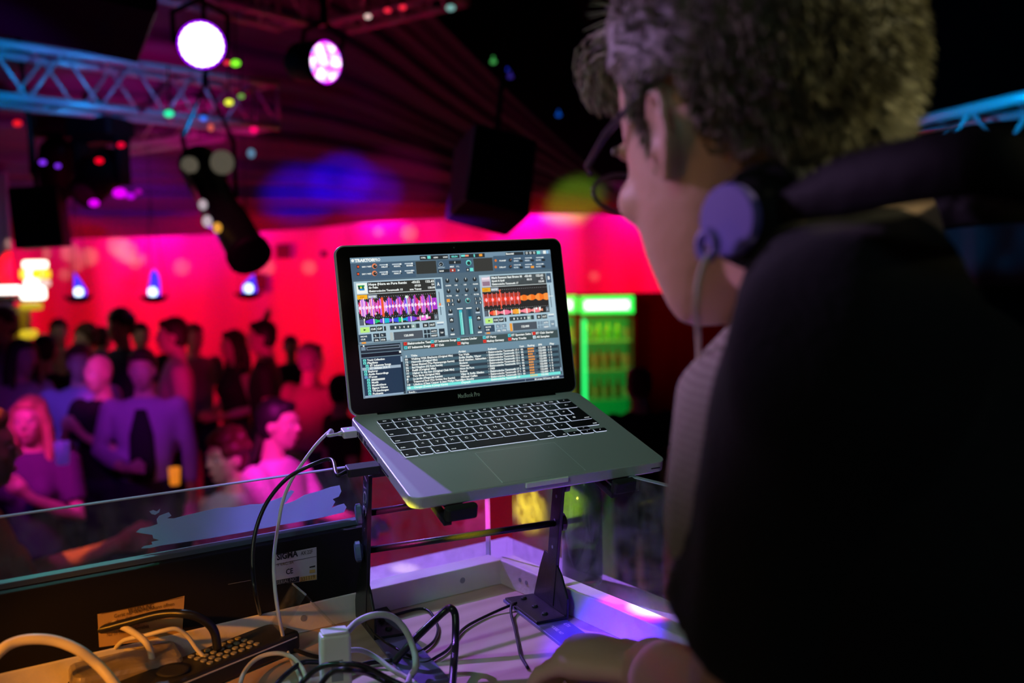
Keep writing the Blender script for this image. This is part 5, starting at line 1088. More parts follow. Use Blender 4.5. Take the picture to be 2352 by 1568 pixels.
    for sx in (-1, 1):
        if sit: P = [T((sx * .09, 0, .90)), T((sx * .11, .22, .88)), T((sx * .12, .42, .86)), T((sx * .12, .42, .45)), T((sx * .12, .40, .08))]
        else: P = [T((sx * .09, 0, .92)), T((sx * .095, .01, .70)), T((sx * .10, .02, .50)), T((sx * .10, .0, .30)), T((sx * .10, -.02, .08))]
        if sit and P[4].z < .06:
            P[3].z = max(P[3].z, .40); P[4].z = .08
        body.tube(P, [.085 * k, .075 * k, .055 * k, .055 * k, .036 * k], 12); f_ = P[4]; body.tube([f_ + V((0, -.04, -.03)), f_ + V((0, .06, -.045)), f_ + V((0, .16, -.055))], [.036, .04, .028], 10)
        tr.tube(P, [.100 * k, .092 * k, .072 * k, .070 * k, .062 * k], 14)
    secs = [T((0, 0, 1.0)), T((0, 0, .92)), T((0, 0, .86))]; tr.tube(secs, [(wsh - .03) * k, (wsh) * k, (wsh - .03) * k], 18, flat=.66, up=(1, 0, 0))
    near = d < 5.2
    mobj('body', remesh(body, 'body', M_skin, .009 if near else .0125, 3), r)
    so = mobj('jacket' if jacket else 'shirt', remesh(sh, 'shirt', cm(*shirt), .012 if near else .016, 5), r)
    if jacket:
        b = MB(); b.tube([T((0, .118, 1.40)), T((0, .128, 1.25)), T((0, .124, 1.05)), T((0, .118, .98))], [.030 * k, .07 * k, .075 * k, .06 * k], 12, flat=.3, up=(1, 0, 0)); b.obj('undershirt', [cm('black undershirt', (.01, .01, .012))], r, smooth=True)
    mobj('trousers', remesh(tr, 'trousers', cm(*trousers), .018, 5), r)
    if hstyle != 'bald':
        hb = MB(); cu_ = 1.0
        hb.ell(H((0, -.022, .040)), (.084 * k, .094 * k, .094 * k)); hb.ell(H((0, -.04, -.005)), (.078 * k, .070 * k, .08 * k)); hb.ell(H((0, .045, .085)), (.058 * k, .04 * k, .03 * k))
        if hstyle == 'long':
            hb.tube([H((0, -.06, .02)), H((0, -.085, -.10)), H((0, -.09, -.22)), H((0, -.085, -.32))], [.085 * k, .095 * k, .09 * k, .05 * k], 14, flat=.55, up=(1, 0, 0))
            for sx in (-1, 1): hb.tube([H((sx * .06, .02, .07)), H((sx * .085, .005, -.02)), H((sx * .09, .0, -.13)), H((sx * .095, .03, -.24))], [.03 * k, .03 * k, .03 * k, .016 * k], 10)
        if hstyle == 'curly':
            rn = random.Random(int(px))
            for i in range(46):
                a = rn.uniform(0, 6.28); t = rn.uniform(0, 1.9); q = V((.085 * math.sin(t) * math.cos(a), .095 * math.sin(t) * math.sin(a) - .02, .10 * math.cos(t) + .03))
                if q.y > .05 and q.z < .06: continue
                hb.ell(H(q), (.028 * k,) * 3, nu=8, nv=6)
        mobj('hair', remesh(hb, 'hair', cm('hair ' + hair, HC[hair], .55), .010 if near else .013, 2), r)
    for sx in (-1, 1):
        b = MB(); b.ell(H((sx * .031, .079, .004)), (.0125 * k, .010 * k, .008 * k), nu=10, nv=8); eb = b.obj('eye', [M_lens], r, smooth=True)
        b = MB(); b.ell(H((sx * .031, .0872, .004)), (.005 * k, .003 * k, .005 * k), nu=8, nv=6); b.obj('iris', [M_iris], eb, smooth=True)
    b = MB(); b.ell(H((0, .090, -.062)), (.022 * k, .006 * k, .006 * k), nu=12, nv=8); b.obj('mouth', [M_lip], r, smooth=True)
    return r, T
navy = ('navy shirt', (.05, .05, .14)); blk = ('black tee', (.015, .015, .018)); wht = ('white shirt', (.75, .74, .75)); prp = ('mauve jacket', (.42, .34, .52)); blu = ('light blue shirt', (.40, .45, .70)); rdd = ('faded red shirt', (.5, .22, .22)); gry = ('grey shirt', (.35, .32, .36)); pnk = ('pale pink shirt', (.6, .42, .48))
P_ = [
 (48, 820, 6.8, 60, gry, 'dark', 'long', ('down', 'belly'), 'woman with long dark hair in profile at the far left, facing right', dict(fem=True)),
 (103, 806, 7.6, 170, blk, 'black', 'short', ('down', 'down'), 'person with round black hair seen from behind in the left crowd', {}),
 (182, 832, 6.7, 25, blu, 'brown', 'short', ('down', 'belly'), 'man in a light blue shirt left of the bald man', dict(longs=True)),
 (232, 858, 6.2, -20, blk, 'dark', 'bald', ('chest', 'chest'), 'bald man in a black tee holding both hands before his chest', {}),
 (328, 848, 6.0, 10, prp, 'dark', 'short', ('down', 'belly'), 'man in an open mauve jacket over a black tee, one hand on his belly', dict(longs=True, jacket=True)),
 (278, 748, 8.2, -15, navy, 'black', 'curly', ('down', 'down'), 'tall man with tousled black hair and navy shirt behind the mauve jacket', {}),
 (323, 772, 9.2, 30, blk, 'black', 'short', ('down', 'down'), 'dark haired person far back, just right of the tousled tall man', {}),
 (402, 768, 7.2, -70, pnk, 'dark', 'short', ('down', 'belly'), 'tall man in a pale pink shirt turned to the left, centre of the crowd', {}),
 (445, 775, 8.8, 40, gry, 'brown', 'short', ('down', 'down'), 'person far back behind the shoulder of the tall pink shirted man', {}),
 (540, 792, 8.0, -50, ('black tank top', (.02, .015, .02)), 'dark', 'long', ('belly', 'belly'), 'woman in a black tank top with long dark hair before the red wall', dict(fem=True)),
 (607, 772, 7.6, -80, blk, 'black', 'short', ('down', 'up'), 'man in a black tee lifting one arm behind his head', {}),
 (712, 828, 7.0, 150, rdd, 'grey', 'short', ('down', 'down'), 'broad man in a faded red shirt seen from behind, left of the laptop', {}),
 (785, 905, 6.2, 120, blk, 'black', 'short', ('down', 'down'), 'dark clad person partly hidden by the left edge of the laptop', {}),
 (528, 1050, 4.6, -35, ('white top', (.60, .66, .70)), 'red', 'curly', ('belly', 'belly'), 'woman with curly dark red hair and a white top sitting near the windscreen', dict(sit=True, fem=True)),
 (632, 975, 4.75, 75, wht, 'black', 'short', ('forward', 'forward'), 'man in a white shirt glowing magenta, sitting and facing left', dict(sit=True)),
 (73, 968, 4.8, 5, ('dark violet blouse', (.10, .05, .16)), 'blond', 'long', ('chest', 'forward'), 'woman with long fair hair and dark violet blouse in the front left', dict(fem=True)),
 (8, 742, 7.4, -20, pnk, 'dark', 'short', ('down', 'down'), 'person in a pale pink shirt cut off by the left edge of the photo', {}),
 (135, 762, 9.4, 20, rdd, 'dark', 'short', ('down', 'down'), 'person far back just beneath the left flame bowl, left one', {}),
 (200, 778, 9.0, -30, gry, 'brown', 'curly', ('down', 'down'), 'person with curly brown hair far back beneath the left flame bowl', {}),
 (232, 780, 9.6, 160, rdd, 'dark', 'short', ('down', 'down'), 'reddish lit person far back between the curly head and the tall man', {}),
 (1468, 890, 6.0, 200, blk, 'brown', 'short', ('down', 'down'), 'brown haired person in black standing before the right green fridge', {}),
 (668, 800, 9.6, 10, blk, 'dark', 'short', ('down', 'down'), 'person far back between the lifted arm and the broad red shirted man', {}),
]
for p in P_:
    person(*p[:9], **p[9])
# close guest at the lower left, back of the shoulder and raised arm
person(-70, 1035, 2.75, 120, ('orange dress top', (.80, .25, .10)), 'blond', 'long', ('out', 'down'), 'woman lit orange, cut off by the lower left edge of the photo', sit=True, fem=True)
# bar stools under the sitting guests
for (px, py, d, lab) in ((528, 1050, 4.6, 'black bar stool under the curly haired woman'), (632, 975, 4.75, 'black bar stool under the man in the white shirt'), (-70, 1035, 2.75, 'black bar stool under the woman at the lower left edge')):
    c = at(px, py, d); zs = c.z - 1.62 + .80; r = empty('bar_stool', (c.x, c.y, 0)); tag(r, lab, 'bar stool')
    sub(MB().lathe([(.16, zs - .05), (.18, zs - .03), (.17, zs)], (c.x, c.y, 0), 24), 'seat', [M_blackplastic], r, smooth=True)
    for a in range(4): sub(MB().cyl((c.x + .1 * math.cos(a * 1.57 + .8), c.y + .1 * math.sin(a * 1.57 + .8), zs - .05), (c.x + .18 * math.cos(a * 1.57 + .8), c.y + .18 * math.sin(a * 1.57 + .8), 0), .014, 8), 'leg', [M_blackmetal], r)
# amber drink in the hand of the jacketed man, and drinks held by the front woman
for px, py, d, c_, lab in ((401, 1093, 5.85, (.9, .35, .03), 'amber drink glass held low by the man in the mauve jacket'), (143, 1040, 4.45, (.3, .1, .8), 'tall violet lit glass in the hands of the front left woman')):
    c = at(px, py, d); b = MB(); b.lathe([(.028, -.05), (.034, .05), (.031, .05), (.026, -.045)], n=16); o = b.obj('drinking_glass', [mat('lit drink', c_, .2, trans=.3, emit=c_, es=.12 if px < 200 else .4)], None, smooth=True); o.location = c; tag(o, lab, 'glass')  # coloured light on the drinks put in as tint and faint glow
# ------------------------------------------------------------------ the dj
dj = empty('person', (.30, .74, .75)); tag(dj, 'dark haired man in a black sleeved shirt bending over the laptop', 'person')
_ph, _pt = math.radians(50), math.radians(13)
_f = V((-.975, .223, 0)) * math.cos(_ph) + V((.223, .975, 0)) * math.sin(_ph)
HO = V((.166, .675, 2.282)); HF = (_f * math.cos(_pt) + V((0, 0, -math.sin(_pt)))).normalized(); HL = V((-_f.y, _f.x, 0)).normalized(); HU = HF.cross(HL).normalized()
def hp(a, b_, c): return HO + HF * a + HL * b_ + HU * c
HR = Matrix((HF, HL, HU)).transposed()
NB = V((.238, .700, 2.175)); BL = V((-.40, -.917, 0)).normalized(); BF = V((-.917, .40, 0)).normalized()
def bp_(f, l, z): return V((NB.x, NB.y, z)) + BF * f + BL * l
M_djskin = mat('dj skin', (.62, .40, .29), .48, bump=.12, bscale=160, var=.06, vscale=25)
body = MB()
hsec = [(.137, -.012, .030, .028), (.126, -.012, .062, .052), (.100, -.010, .090, .069), (.065, -.008, .102, .076), (.035, -.006, .102, .077), (.010, -.002, .098, .075), (-.015, .008, .088, .071), (-.038, .020, .077, .066), (-.058, .030, .067, .059), (-.076, .040, .055, .050), (-.092, .052, .043, .039), (-.104, .063, .029, .027), (-.109, .068, .014, .014)]
vs = []; n = 36
for c_, a_, ra, rb in hsec:
    for k in range(n):
        g = 2 * math.pi * k / n; ex = .85; ca, sa = math.cos(g), math.sin(g)
        vs.append(hp(a_ + ra * math.copysign(abs(ca) ** ex, ca), rb * math.copysign(abs(sa) ** ex, sa), c_))
m_ = len(hsec); body.add(vs, [(i_ * n + j_, i_ * n + (j_ + 1) % n, (i_ + 1) * n + (j_ + 1) % n, (i_ + 1) * n + j_) for i_ in range(m_ - 1) for j_ in range(n)] + [tuple(range(n)), tuple(range((m_ - 1) * n, m_ * n))[::-1]])
body.ell(hp(.098, 0, .028), (.010, .050, .012), HR); body.tube([hp(.098, 0, .022), hp(.112, 0, -.005), hp(.116, 0, -.024)], [.008, .008, .009], 12)
body.ell(hp(.104, 0, -.030), (.011, .014, .008), HR)
body.ell(hp(.098, 0, -.058), (.010, .024, .006), HR); body.ell(hp(.095, 0, -.069), (.010, .021, .007), HR)
for s_ in (-1, 1):
    body.ell(hp(.066, s_ * .047, -.018), (.026, .019, .018), HR)
    # ears: rim, inner fold, bowl and lobe
    R0 = [(.008, .073, .004), (.008, .077, .016), (.001, .081, .025), (-.010, .086, .027), (-.020, .089, .020), (-.023, .090, .006), (-.018, .087, -.008), (-.009, .083, -.019), (.001, .078, -.026)]
    body.tube(crom([hp(a, s_ * b_, c) for a, b_, c in R0], 4), [.0042] * 33, 10)
    body.ell(hp(-.001, s_ * .0775, -.023), (.007, .005, .008), HR)
    body.tube(crom([hp(-.003, s_ * .079, .017), hp(-.011, s_ * .083, .010), hp(-.011, s_ * .083, -.004), hp(-.003, s_ * .080, -.013)], 4), .0036, 8)
    body.ell(hp(-.007, s_ * .075, .002), (.014, .0045, .021), HR); body.ell(hp(.010, s_ * .077, -.004), (.004, .004, .006), HR)
# neck and trapezius
body.tube([hp(-.022, 0, -.01), hp(-.030, 0, -.065), NB + V((0, 0, .045)), NB + V((0.01, 0, -.04))], [.060, .058, .060, .070], 24)
body.tube([hp(.035, 0, -.075), NB + BF * .035 + V((0, 0, .0))], [.030, .032], 16)
for s_ in (-1, 1): body.tube([hp(-.05, s_ * .03, -.05), NB + BL * s_ * .06 - BF * .01 + V((0, 0, .02)), NB + BL * s_ * .14 + V((0, 0, -.01))], [.035, .045, .045], 14)
def secs(mb, rows, n=28):
    vs = []
    for f0, l0, z, rf, rl in rows:
        for i in range(n):
            a = 2 * math.pi * i / n; vs.append(bp_(f0 + rf * math.cos(a), l0 + rl * math.sin(a), z))
    m_ = len(rows); mb.add(vs, [(i * n + j, i * n + (j + 1) % n, (i + 1) * n + (j + 1) % n, (i + 1) * n + j) for i in range(m_ - 1) for j in range(n)] + [tuple(range(n)), tuple(range((m_ - 1) * n, m_ * n))[::-1]])
TR = [(0, 0, 2.20, .05, .06), (-.01, 0, 2.18, .08, .14), (-.015, 0, 2.13, .124, .195), (-.035, 0, 2.03, .156, .20), (-.085, 0, 1.90, .156, .185), (-.125, 0, 1.78, .158, .175), (-.155, 0, 1.68, .15, .175), (-.16, 0, 1.58, .15, .18)]
secs(body, [(f, l, z, rf - .012, rl - .012) for f, l, z, rf, rl in TR])
SHL = NB + BL * .172 + V((.018, 0, -.022)); EL = V((.148, .640, 1.885)); WR = V((.125, .905, 1.830)); KN = V((.045, .965, 1.822))
body.tube(crom([SHL, SHL.lerp(EL, .35), SHL.lerp(EL, .7), EL, EL.lerp(WR, .35), EL.lerp(WR, .75), WR], 4), [lerp(.056, .043, i / 12) if i <= 12 else lerp(.047, .028, (i - 12) / 12) for i in range(25)], 20)
# right arm reaches under the laptop towards the table
SHR = NB - BL * .185 + V((0, 0, -.045)); ER = V((.42, .99, 1.90)); WRR = V((.30, 1.17, 1.83))
ER = SHR + V((.06, .06, -.28)); WRR = ER + V((.10, .12, -.18))
body.tube(crom([SHR, SHR.lerp(ER, .5), ER, ER.lerp(WRR, .5), WRR], 4), [lerp(.056, .028, i / 16) for i in range(17)], 16)
def hand(W_, K_, up, curl, out, thumbdir, sc=1.0):
    d = (K_ - W_).normalized(); side = d.cross(up).normalized()
    pal = MB
    body.tube([W_ - d * .01, W_.lerp(K_, .35), W_.lerp(K_, .8), K_], [.027, .034, .040, .036], 16, flat=.5, up=tuple(side))
    Lf = (.066, .076, .071, .056)
    for f in range(4):
        o_ = side * ((f - 1.5) * .0195) ; b0 = K_ + o_ - d * .012 - up * (.002 * abs(f - 1.5))
        a1 = curl * (.45 + .07 * f); p1 = b0 + (d * math.cos(a1) - up * math.sin(a1)) * Lf[f] * .48
        a2 = a1 + curl * .9; p2 = p1 + (d * math.cos(a2) - up * math.sin(a2)) * Lf[f] * .34
        a3 = a2 + curl * .6; p3 = p2 + (d * math.cos(a3) - up * math.sin(a3)) * Lf[f] * .26
        body.tube([b0 - d * .012, b0 + up * .003, p1, p2, p3], [.0085, .0100, .0088, .0082, .0066], 12); body.ell(p3, (.0066,) * 3, nu=10, nv=8); body.ell(b0 + up * .004, (.0105,) * 3, nu=10, nv=8)
    t0 = W_.lerp(K_, .30) + thumbdir * .026; t1 = t0 + d * .030 + thumbdir * .020 - up * .004; t2 = t1 + d * .028 + thumbdir * .004 - up * .010
    body.tube([W_.lerp(K_, .2) + thumbdir * .01, t0, t1, t2], [.014, .0125, .0105, .0080], 12); body.ell(t2, (.008,) * 3, nu=10, nv=8)
hd = (KN - WR).normalized(); hup = (V((0, 0, 1)) - hd * hd.z).normalized()
KN2 = WR + hd * .092
hs_ = hd.cross(hup).normalized()
hand(WR, KN2, hup, .75, 0, hs_)
rup = V((0, 0, 1)); rk = WRR + V((.04, .06, -.06)); hand(WRR, rk, rup, .6, 0, -(rk - WRR).normalized().cross(rup).normalized() * -1)
HIP = bp_(-.15, 0, 1.60)
for s_ in (-1, 1):
    q = [bp_(-.16, s_ * .09, 1.60), bp_(-.13, s_ * .10, 1.40), bp_(-.04, s_ * .11, 1.22), bp_(-.05, s_ * .11, 1.0), bp_(-.07, s_ * .11, .83)]
    body.tube(q, [.085, .078, .055, .052, .036], 14); body.tube([q[4], q[4] + BF * .07 + V((0, 0, -.03)), q[4] + BF * .16 + V((0, 0, -.045))], [.036, .038, .028], 12)
me = remesh(body, 'body', M_djskin, .0042, 5, .5)
o = mobj('body', me, None); childM(dj, o)
# shirt torso and the two sleeves
def fabricfold(me, amp, sc_, seed=0, dirv=None):
    for v in me.vertices:
        n = noise.noise(V((v.co.x * sc_ + seed, v.co.y * sc_, v.co.z * sc_ * .55))); v.co += v.normal * (n * amp)
def stripes(name, a, c2, sc_):
    m = mat(name, a, .85, bump=.3, bscale=120); nt = m.node_tree; bs = nt.nodes['Principled BSDF']
    tc = nt.nodes.new('ShaderNodeTexCoord'); wv = nt.nodes.new('ShaderNodeTexWave'); wv.bands_direction = 'Z'; wv.inputs['Scale'].default_value = sc_; wv.inputs['Distortion'].default_value = .8; wv.inputs['Detail'].default_value = 3
    mx = nt.nodes.new('ShaderNodeMix'); mx.data_type = 'RGBA'; mx.inputs[6].default_value = (*a, 1); mx.inputs[7].default_value = (*c2, 1)
    nt.links.new(tc.outputs['Object'], wv.inputs['Vector']); nt.links.new(wv.outputs[0], mx.inputs[0]); nt.links.new(mx.outputs[2], bs.inputs['Base Color']); return m
M_stripe = stripes('heather striped jersey', (.40, .38, .33), (.27, .25, .21), 60)
M_tee = mat('black jersey', (.010, .012, .015), .85, bump=.25, bscale=220, var=.1, vscale=8, sheen=.06)
sh = MB(); secs(sh, [(0, 0, 2.19, .066, .075), (-.01, 0, 2.165, .090, .15), (-.015, 0, 2.125, .130, .20)] + [(f, l, z, rf + .006, rl + .008) for f, l, z, rf, rl in TR[3:]])
me = remesh(sh, 'shirt', M_stripe, .007, 6); me.materials.append(M_tee); fabricfold(me, .012, 9)
for p in me.polygons:
    q = p.center - NB; f = q.dot(BF); l = q.dot(BL); p.material_index = 0 if (f > .045 or (l < -.08 and q.z > -.04)) else 1
o = childM(dj, mobj('shirt', me, None))
for S0, E0, nm in ((SHL, EL, 'left'), (SHR, ER, 'right')):
    sl = MB(); inn = (NB - S0); inn.z = 0; inn.normalize()
    e2 = S0.lerp(E0, .66)
    sl.tube(crom([S0 + inn * .10 + V((0, 0, .035)), S0 + inn * .05 + V((0, 0, .022)), S0 + V((0, 0, -.005)), S0.lerp(E0, .22), S0.lerp(E0, .45), e2], 5), [lerp(.056, .068, i / 10) if i <= 10 else lerp(.068, .076, (i - 10) / 15) for i in range(26)], 28)
    sl.ell(S0 + V((0, 0, 0)), (.068, .068, .068)); sl.tube([S0 + inn * .02, S0 + inn * .06 + V((0, 0, -.12)), S0 + inn * .09 + V((0, 0, -.26))], [.07, .075, .07], 20)
    me = remesh(sl, 'sleeve', M_tee, .006, 8); fabricfold(me, .009, 11, 3); fabricfold(me, .004, 26, 8)
    childM(dj, mobj('sleeve', me, None))
tr = MB()
for s_ in (-1, 1):
    q = [bp_(-.16, s_ * .09, 1.62), bp_(-.13, s_ * .10, 1.40), bp_(-.04, s_ * .11, 1.22), bp_(-.05, s_ * .11, 1.0), bp_(-.07, s_ * .11, .84)]; tr.tube(q, [.10, .095, .075, .07, .062], 16)
secs(tr, [(-.15, 0, 1.70, .158, .182), (-.16, 0, 1.60, .158, .186), (-.15, 0, 1.54, .12, .15)])
childM(dj, mobj('trousers', remesh(tr, 'trousers', cm('blue jeans', (.04, .09, .25)), .014, 5), None))
# hair: close cropped cap plus thousands of combed strands
M_hair = mat('dark blond hair', (.13, .115, .075), .5, var=.35, vscale=40, sheen=.15); M_hairl = mat('dark blond strands', (.40, .37, .25), .42)
rn = random.Random(11)
CC = (-.012, 0, .045)
def scalp(t, a):
    """point on the scalp in head axes and its outward normal"""
    n = V((math.sin(t) * math.cos(a), math.sin(t) * math.sin(a), math.cos(t)))
    return V((CC[0] + .101 * n.x, .0775 * n.y, CC[2] + .096 * n.z)), n
def hairy(p):
    a, b_, c = p
    if a > .036: lim = .084 + (a - .036) * .25
    elif a > .012: lim = -.002 + max(0, (a - .022)) * 6.0
    elif a > -.030: lim = .036 - (abs(a + .008) < .0) * 0
    elif a > -.045: lim = -.02
    else: lim = -.055
    return c > lim
def sc_full(t, a):
    p, n = scalp(t, a)
    if p.z < .0 and p.x < 0:                           # nape hair follows the neck
        k = min(1, -p.z / .05); p = V((lerp(p.x, -.088, k * .8), p.y * (1 - .05 * k), p.z))
    return p, n
hb = MB(); N1, N2 = 110, 150; idx = {}; vs = []; fs = []
for i in range(N1 + 1):
    for j in range(N2):
        t = math.pi * .97 * i / N1; a = 2 * math.pi * j / N2; p, n = sc_full(t, a)
        th = .006 + .016 * max(0, min(1, (p.z - .03) / .08)) + .010 * max(0, p.x / .09) * (p.z > .06)
        th += .003 * noise.noise(V((n.x * 9, n.y * 9, n.z * 3))) + .0022 * noise.noise(V((n.x * 26, n.y * 26, n.z * 6)))
        q = p + n * max(th, .002); idx[(i, j)] = len(vs); vs.append(hp(*q))
        if i and hairy(p): 
            j0 = (j - 1) % N2; fs.append((idx[(i - 1, j)], idx[(i, j)], idx[(i, j0)] if j else None, idx[(i - 1, j0)] if j else None))
fs = [f for f in fs if None not in f]
for i in range(1, N1 + 1):
    if hairy(scalp(math.pi * .97 * i / N1, 0)[0]): fs.append((idx[(i - 1, 0)], idx[(i, 0)], idx[(i, N2 - 1)], idx[(i - 1, N2 - 1)]))
used = sorted({v for f in fs for v in f}); mp_ = {v: k for k, v in enumerate(used)}
hb.add([vs[v] for v in used], [tuple(mp_[v] for v in f) for f in fs], 0)
def strand(root, n, comb, L_, r0, seg=4):
    P = []; p = V(root); d = (n * .55 + comb * .45).normalized()
    for k in range(seg + 1):
        P.append(hp(*p)); p = p + d * (L_ / seg); d = (d * .62 + comb * .55 + V((0, 0, -.05))).normalized()
    b0 = len(hb.v); nn = 3
    for k, q in enumerate(P):
        r = r0 * (1 - k / (seg + .6)); tt = (P[min(k + 1, seg)] - P[max(k - 1, 0)]).normalized(); x = tt.orthogonal().normalized(); y = tt.cross(x)
        hb.v += [tuple(q + x * r * math.cos(g * 2.094) + y * r * math.sin(g * 2.094)) for g in range(nn)]
    for k in range(seg):
        for g in range(nn): hb.f.append((b0 + k * nn + g, b0 + k * nn + (g + 1) % nn, b0 + (k + 1) * nn + (g + 1) % nn, b0 + (k + 1) * nn + g)); hb.m.append(1 if cl > .45 else 0)
cnt = 0
while cnt < 9000:
    t = math.acos(rn.uniform(-.75, 1)); a = rn.uniform(0, 6.2832); p, n = sc_full(t, a)
    if not hairy(scalp(t, a)[0]): continue
    cl = noise.noise(V((n.x * 7, n.y * 7, n.z * 2.2 + 5))) * .9 + rn.uniform(.1, .8)
    topk = max(0, min(1, (p.z - .06) / .05)); fr = max(0, min(1, (p.x - .02) / .06))
    comb = V((-.5 + 1.2 * fr * topk, .35 * (1 if p.y > 0 else -1) * (1 - topk), -.85 * (1 - topk) + .15 * topk))
    comb = (comb + V((noise.noise(n * 5), noise.noise(n * 5 + V((9, 0, 0))), noise.noise(n * 5 + V((0, 9, 0))))) * .28).normalized()
    L_ = .014 + .020 * topk + .006 * fr * topk + rn.uniform(-.003, .006)
    strand(p + n * (.002 + .008 * topk), n, comb, L_, .0009 + rn.uniform(0, .0006), 3); cnt += 1
# forelock curling forward over the forehead
for i in range(700):
    a0 = V((.070 + rn.uniform(-.014, .012), .028 + rn.gauss(0, .012), .098 + rn.uniform(-.014, .014))); cl = rn.random()
    d1 = V((.9 + rn.uniform(-.15, .15), .35 + rn.uniform(-.2, .2), .12)).normalized(); P = [a0, a0 + d1 * .014, a0 + d1 * .026 + V((0, 0, -.006)), a0 + d1 * .030 + V((0, 0, -.020)), a0 + d1 * .026 + V((0, 0, -.032))]
    b0 = len(hb.v); Q = [hp(*(p + V((rn.gauss(0, .0015), rn.gauss(0, .0015), rn.gauss(0, .0015))))) for p in P]
    for k, q in enumerate(Q):
        r = .0015 * (1 - k / 5.0); tt = (Q[min(k + 1, 4)] - Q[max(k - 1, 0)]).normalized(); x = tt.orthogonal().normalized(); y = tt.cross(x); hb.v += [tuple(q + x * r * math.cos(g * 2.094) + y * r * math.sin(g * 2.094)) for g in range(3)]
    for k in range(4):
        for g in range(3): hb.f.append((b0 + k * 3 + g, b0 + k * 3 + (g + 1) % 3, b0 + (k + 1) * 3 + (g + 1) % 3, b0 + (k + 1) * 3 + g)); hb.m.append(1 if cl > .4 else 0)
childM(dj, hb.obj('hair', [M_hair, M_hairl], None, smooth=True, fix=False))
for s_ in (-1, 1):
    b = MB(); b.ell(hp(.090, s_ * .031, .002), (.010, .013, .008), HR); eb = childM(dj, b.obj('eye', [M_lens], None, smooth=True))
    b = MB(); b.ell(hp(.0985, s_ * .031, -.001), (.003, .0055, .0055), HR); childM(eb, b.obj('iris', [M_iris], None, smooth=True))
    b = MB(); b.tube(crom([hp(.100, s_ * .014, .026), hp(.103, s_ * .032, .032), hp(.094, s_ * .050, .026)], 4), [.003] * 9, 8, flat=.6); childM(dj, b.obj('eyebrow', [M_hair], None, smooth=True))
b = MB(); b.ell(hp(.103, 0, -.063), (.004, .022, .006), HR); childM(dj, b.obj('mouth', [M_lip], None, smooth=True))
# ------------------------------------------------------------------ glasses
gl_ = empty('glasses', hp(.11, 0, .01)); tag(gl_, 'dark thin framed glasses worn by the dj', 'glasses')
M_frame = mat('dark horn frame', (.03, .018, .03), .3)
for s_ in (-1, 1):
    b = MB(); b.tube([hp(-.012, s_ * .083, .026), hp(.004, s_ * .081, .036), hp(.06, s_ * .078, .026), hp(.104, s_ * .068, .018), hp(.108, s_ * .063, .014)], [.0016, .0022, .0024, .0024, .0026], 8); childM(gl_, b.obj('temple', [M_frame], None, smooth=True))
    rim = [hp(.108, s_ * (.036 + .027 * math.cos(a)), -.001 + .015 * math.sin(a)) for a in [2 * math.pi * k / 24 for k in range(25)]]
    b = MB(); b.tube(rim, .0018, 8); childM(gl_, b.obj('rim', [M_frame], None, smooth=True))
    b = MB(); b.add([hp(.1075, s_ * .036, -.001)] + [hp(.1075, s_ * (.036 + .026 * math.cos(2 * math.pi * k / 24)), -.001 + .0145 * math.sin(2 * math.pi * k / 24)) for k in range(24)] + [hp(.1085, s_ * .036, -.001)] + [hp(.1085, s_ * (.036 + .026 * math.cos(2 * math.pi * k / 24)), -.001 + .0145 * math.sin(2 * math.pi * k / 24)) for k in range(24)],
                      [(0, 1 + k, 1 + (k + 1) % 24) for k in range(24)] + [(25, 26 + (k + 1) % 24, 26 + k) for k in range(24)] + [(1 + k, 26 + k, 26 + (k + 1) % 24, 1 + (k + 1) % 24) for k in range(24)]); childM(gl_, b.obj('lens', [pane('spectacle lens', (.92, .92, .95), 1.4, .0)], None))
b = MB(); b.tube([hp(.109, -.010, .004), hp(.111, 0, .007), hp(.109, .010, .004)], .0018, 8); childM(gl_, b.obj('bridge', [M_frame], None, smooth=True))
# ------------------------------------------------------------------ headphones round the neck
hp0 = at(1678, 505, .585); hph = empty('headphones', hp0); tag(hph, 'black headphones with violet caps hanging round the neck of the dj', 'headphones')
M_cap = mat('violet cap', (.22, .17, .62), .4); M_hpb = mat('soft black padding', (.008, .008, .009), .7, spec=.25, bump=.2, bscale=90)
cd = (CAMPOS - hp0).normalized(); cdir = (cd * .62 + V((-1, -.1, .05)) * .78).normalized(); Q = cdir.to_track_quat('Z', 'Y').to_matrix()
b = MB(); b.lathe([(.017, -.004), (.0212, -.002), (.0212, .003), (.0198, .0042)], hp0, 32, R=Q); capo = childM(hph, b.obj('cap', [M_cap], None, smooth=False)); capo['label'] = 'violet disc cap'
b = MB(); b.lathe([(.018, -.046), (.0285, -.040), (.030, -.022), (.026, -.008), (.020, -.003)], hp0, 32, R=Q); childM(hph, b.obj('ear_cushion', [M_hpb], None, smooth=True))
rp0 = at(1625, 563, .580)
b = MB(); ring = [rp0 + Q @ V((.0062 * math.cos(a), .0075 * math.sin(a), 0)) for a in [2 * math.pi * k / 20 for k in range(21)]]; b.tube(ring, .0030, 8); childM(hph, b.obj('cable_ring', [M_cap], None, smooth=True))
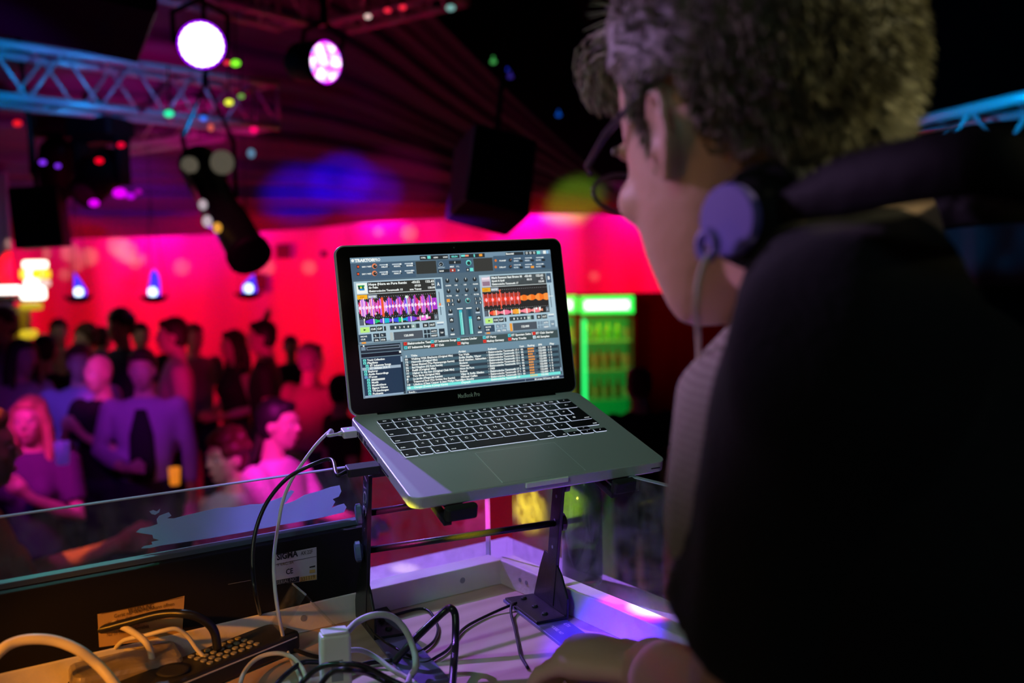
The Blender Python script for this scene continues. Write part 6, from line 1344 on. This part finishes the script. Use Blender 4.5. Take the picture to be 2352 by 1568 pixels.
b = MB(); b.tube([at(1690, 440, .588), at(1700, 415, .590), at(1735, 403, .590), at(1790, 412, .586), at(1840, 430, .576)], [.004, .006, .008, .010, .012], 12, flat=.6); childM(hph, b.obj('hinge_arm', [M_hpb], None, smooth=True))
P = [at(1800, 478, .575), at(1900, 440, .545), at(2010, 410, .510), at(2130, 385, .475), at(2240, 372, .455), at(2340, 385, .455), at(2400, 420, .49), at(2420, 440, .55), at(2385, 450, .62), at(2300, 460, .69), at(2180, 475, .75), at(2060, 500, .79)]
Pc = crom(P, 6); hbm = MB(); 
n_ = len(Pc)
for face, (t_in, t_out) in enumerate((((.0, .006)),)):
    vs = []
    for i, p in enumerate(Pc):
        t = (Pc[min(i + 1, n_ - 1)] - Pc[max(i - 1, 0)]).normalized(); up = (V((-.10, 0, 1)) - t * t.dot(V((-.10, 0, 1)))).normalized(); out = t.cross(up); hh = .0165 * min(1, .55 + i / 18)
        for (u_, o2) in ((-1, 0), (-.8, .005), (0, .0075), (.8, .005), (1, 0), (.8, -.005), (0, -.0065), (-.8, -.005)): vs.append(p + up * hh * u_ + out * o2)
    hbm.add(vs, [(i * 8 + k, i * 8 + (k + 1) % 8, (i + 1) * 8 + (k + 1) % 8, (i + 1) * 8 + k) for i in range(n_ - 1) for k in range(8)] + [tuple(range(8))[::-1], tuple(range((n_ - 1) * 8, n_ * 8))])
childM(hph, hbm.obj('headband', [M_hpb], None, smooth=True))
hq = at(2050, 505, .80); b = MB(); b.lathe([(.02, -.03), (.03, -.025), (.03, .0), (.022, .004)], hq, 28, R=Matrix.Rotation(1.2, 3, 'X')); childM(hph, b.obj('ear_cushion', [M_hpb], None, smooth=True))
hc_ = cable('headphone_cable', [at(1627, 585, .578), at(1614, 610, .576), at(1604, 650, .575), at(1600, 700, .578), at(1602, 745, .60), at(1604, 800, .66), at(1602, 900, .72)], .0016, M_cream, 'cream headphone cable hanging from the violet cap down the striped shirt')
spot('violet_headband_lamp', at(1500, 1500, 1.3), at(2280, 430, .68), (.55, .1, 1), 1.6, 16, .5, .02)
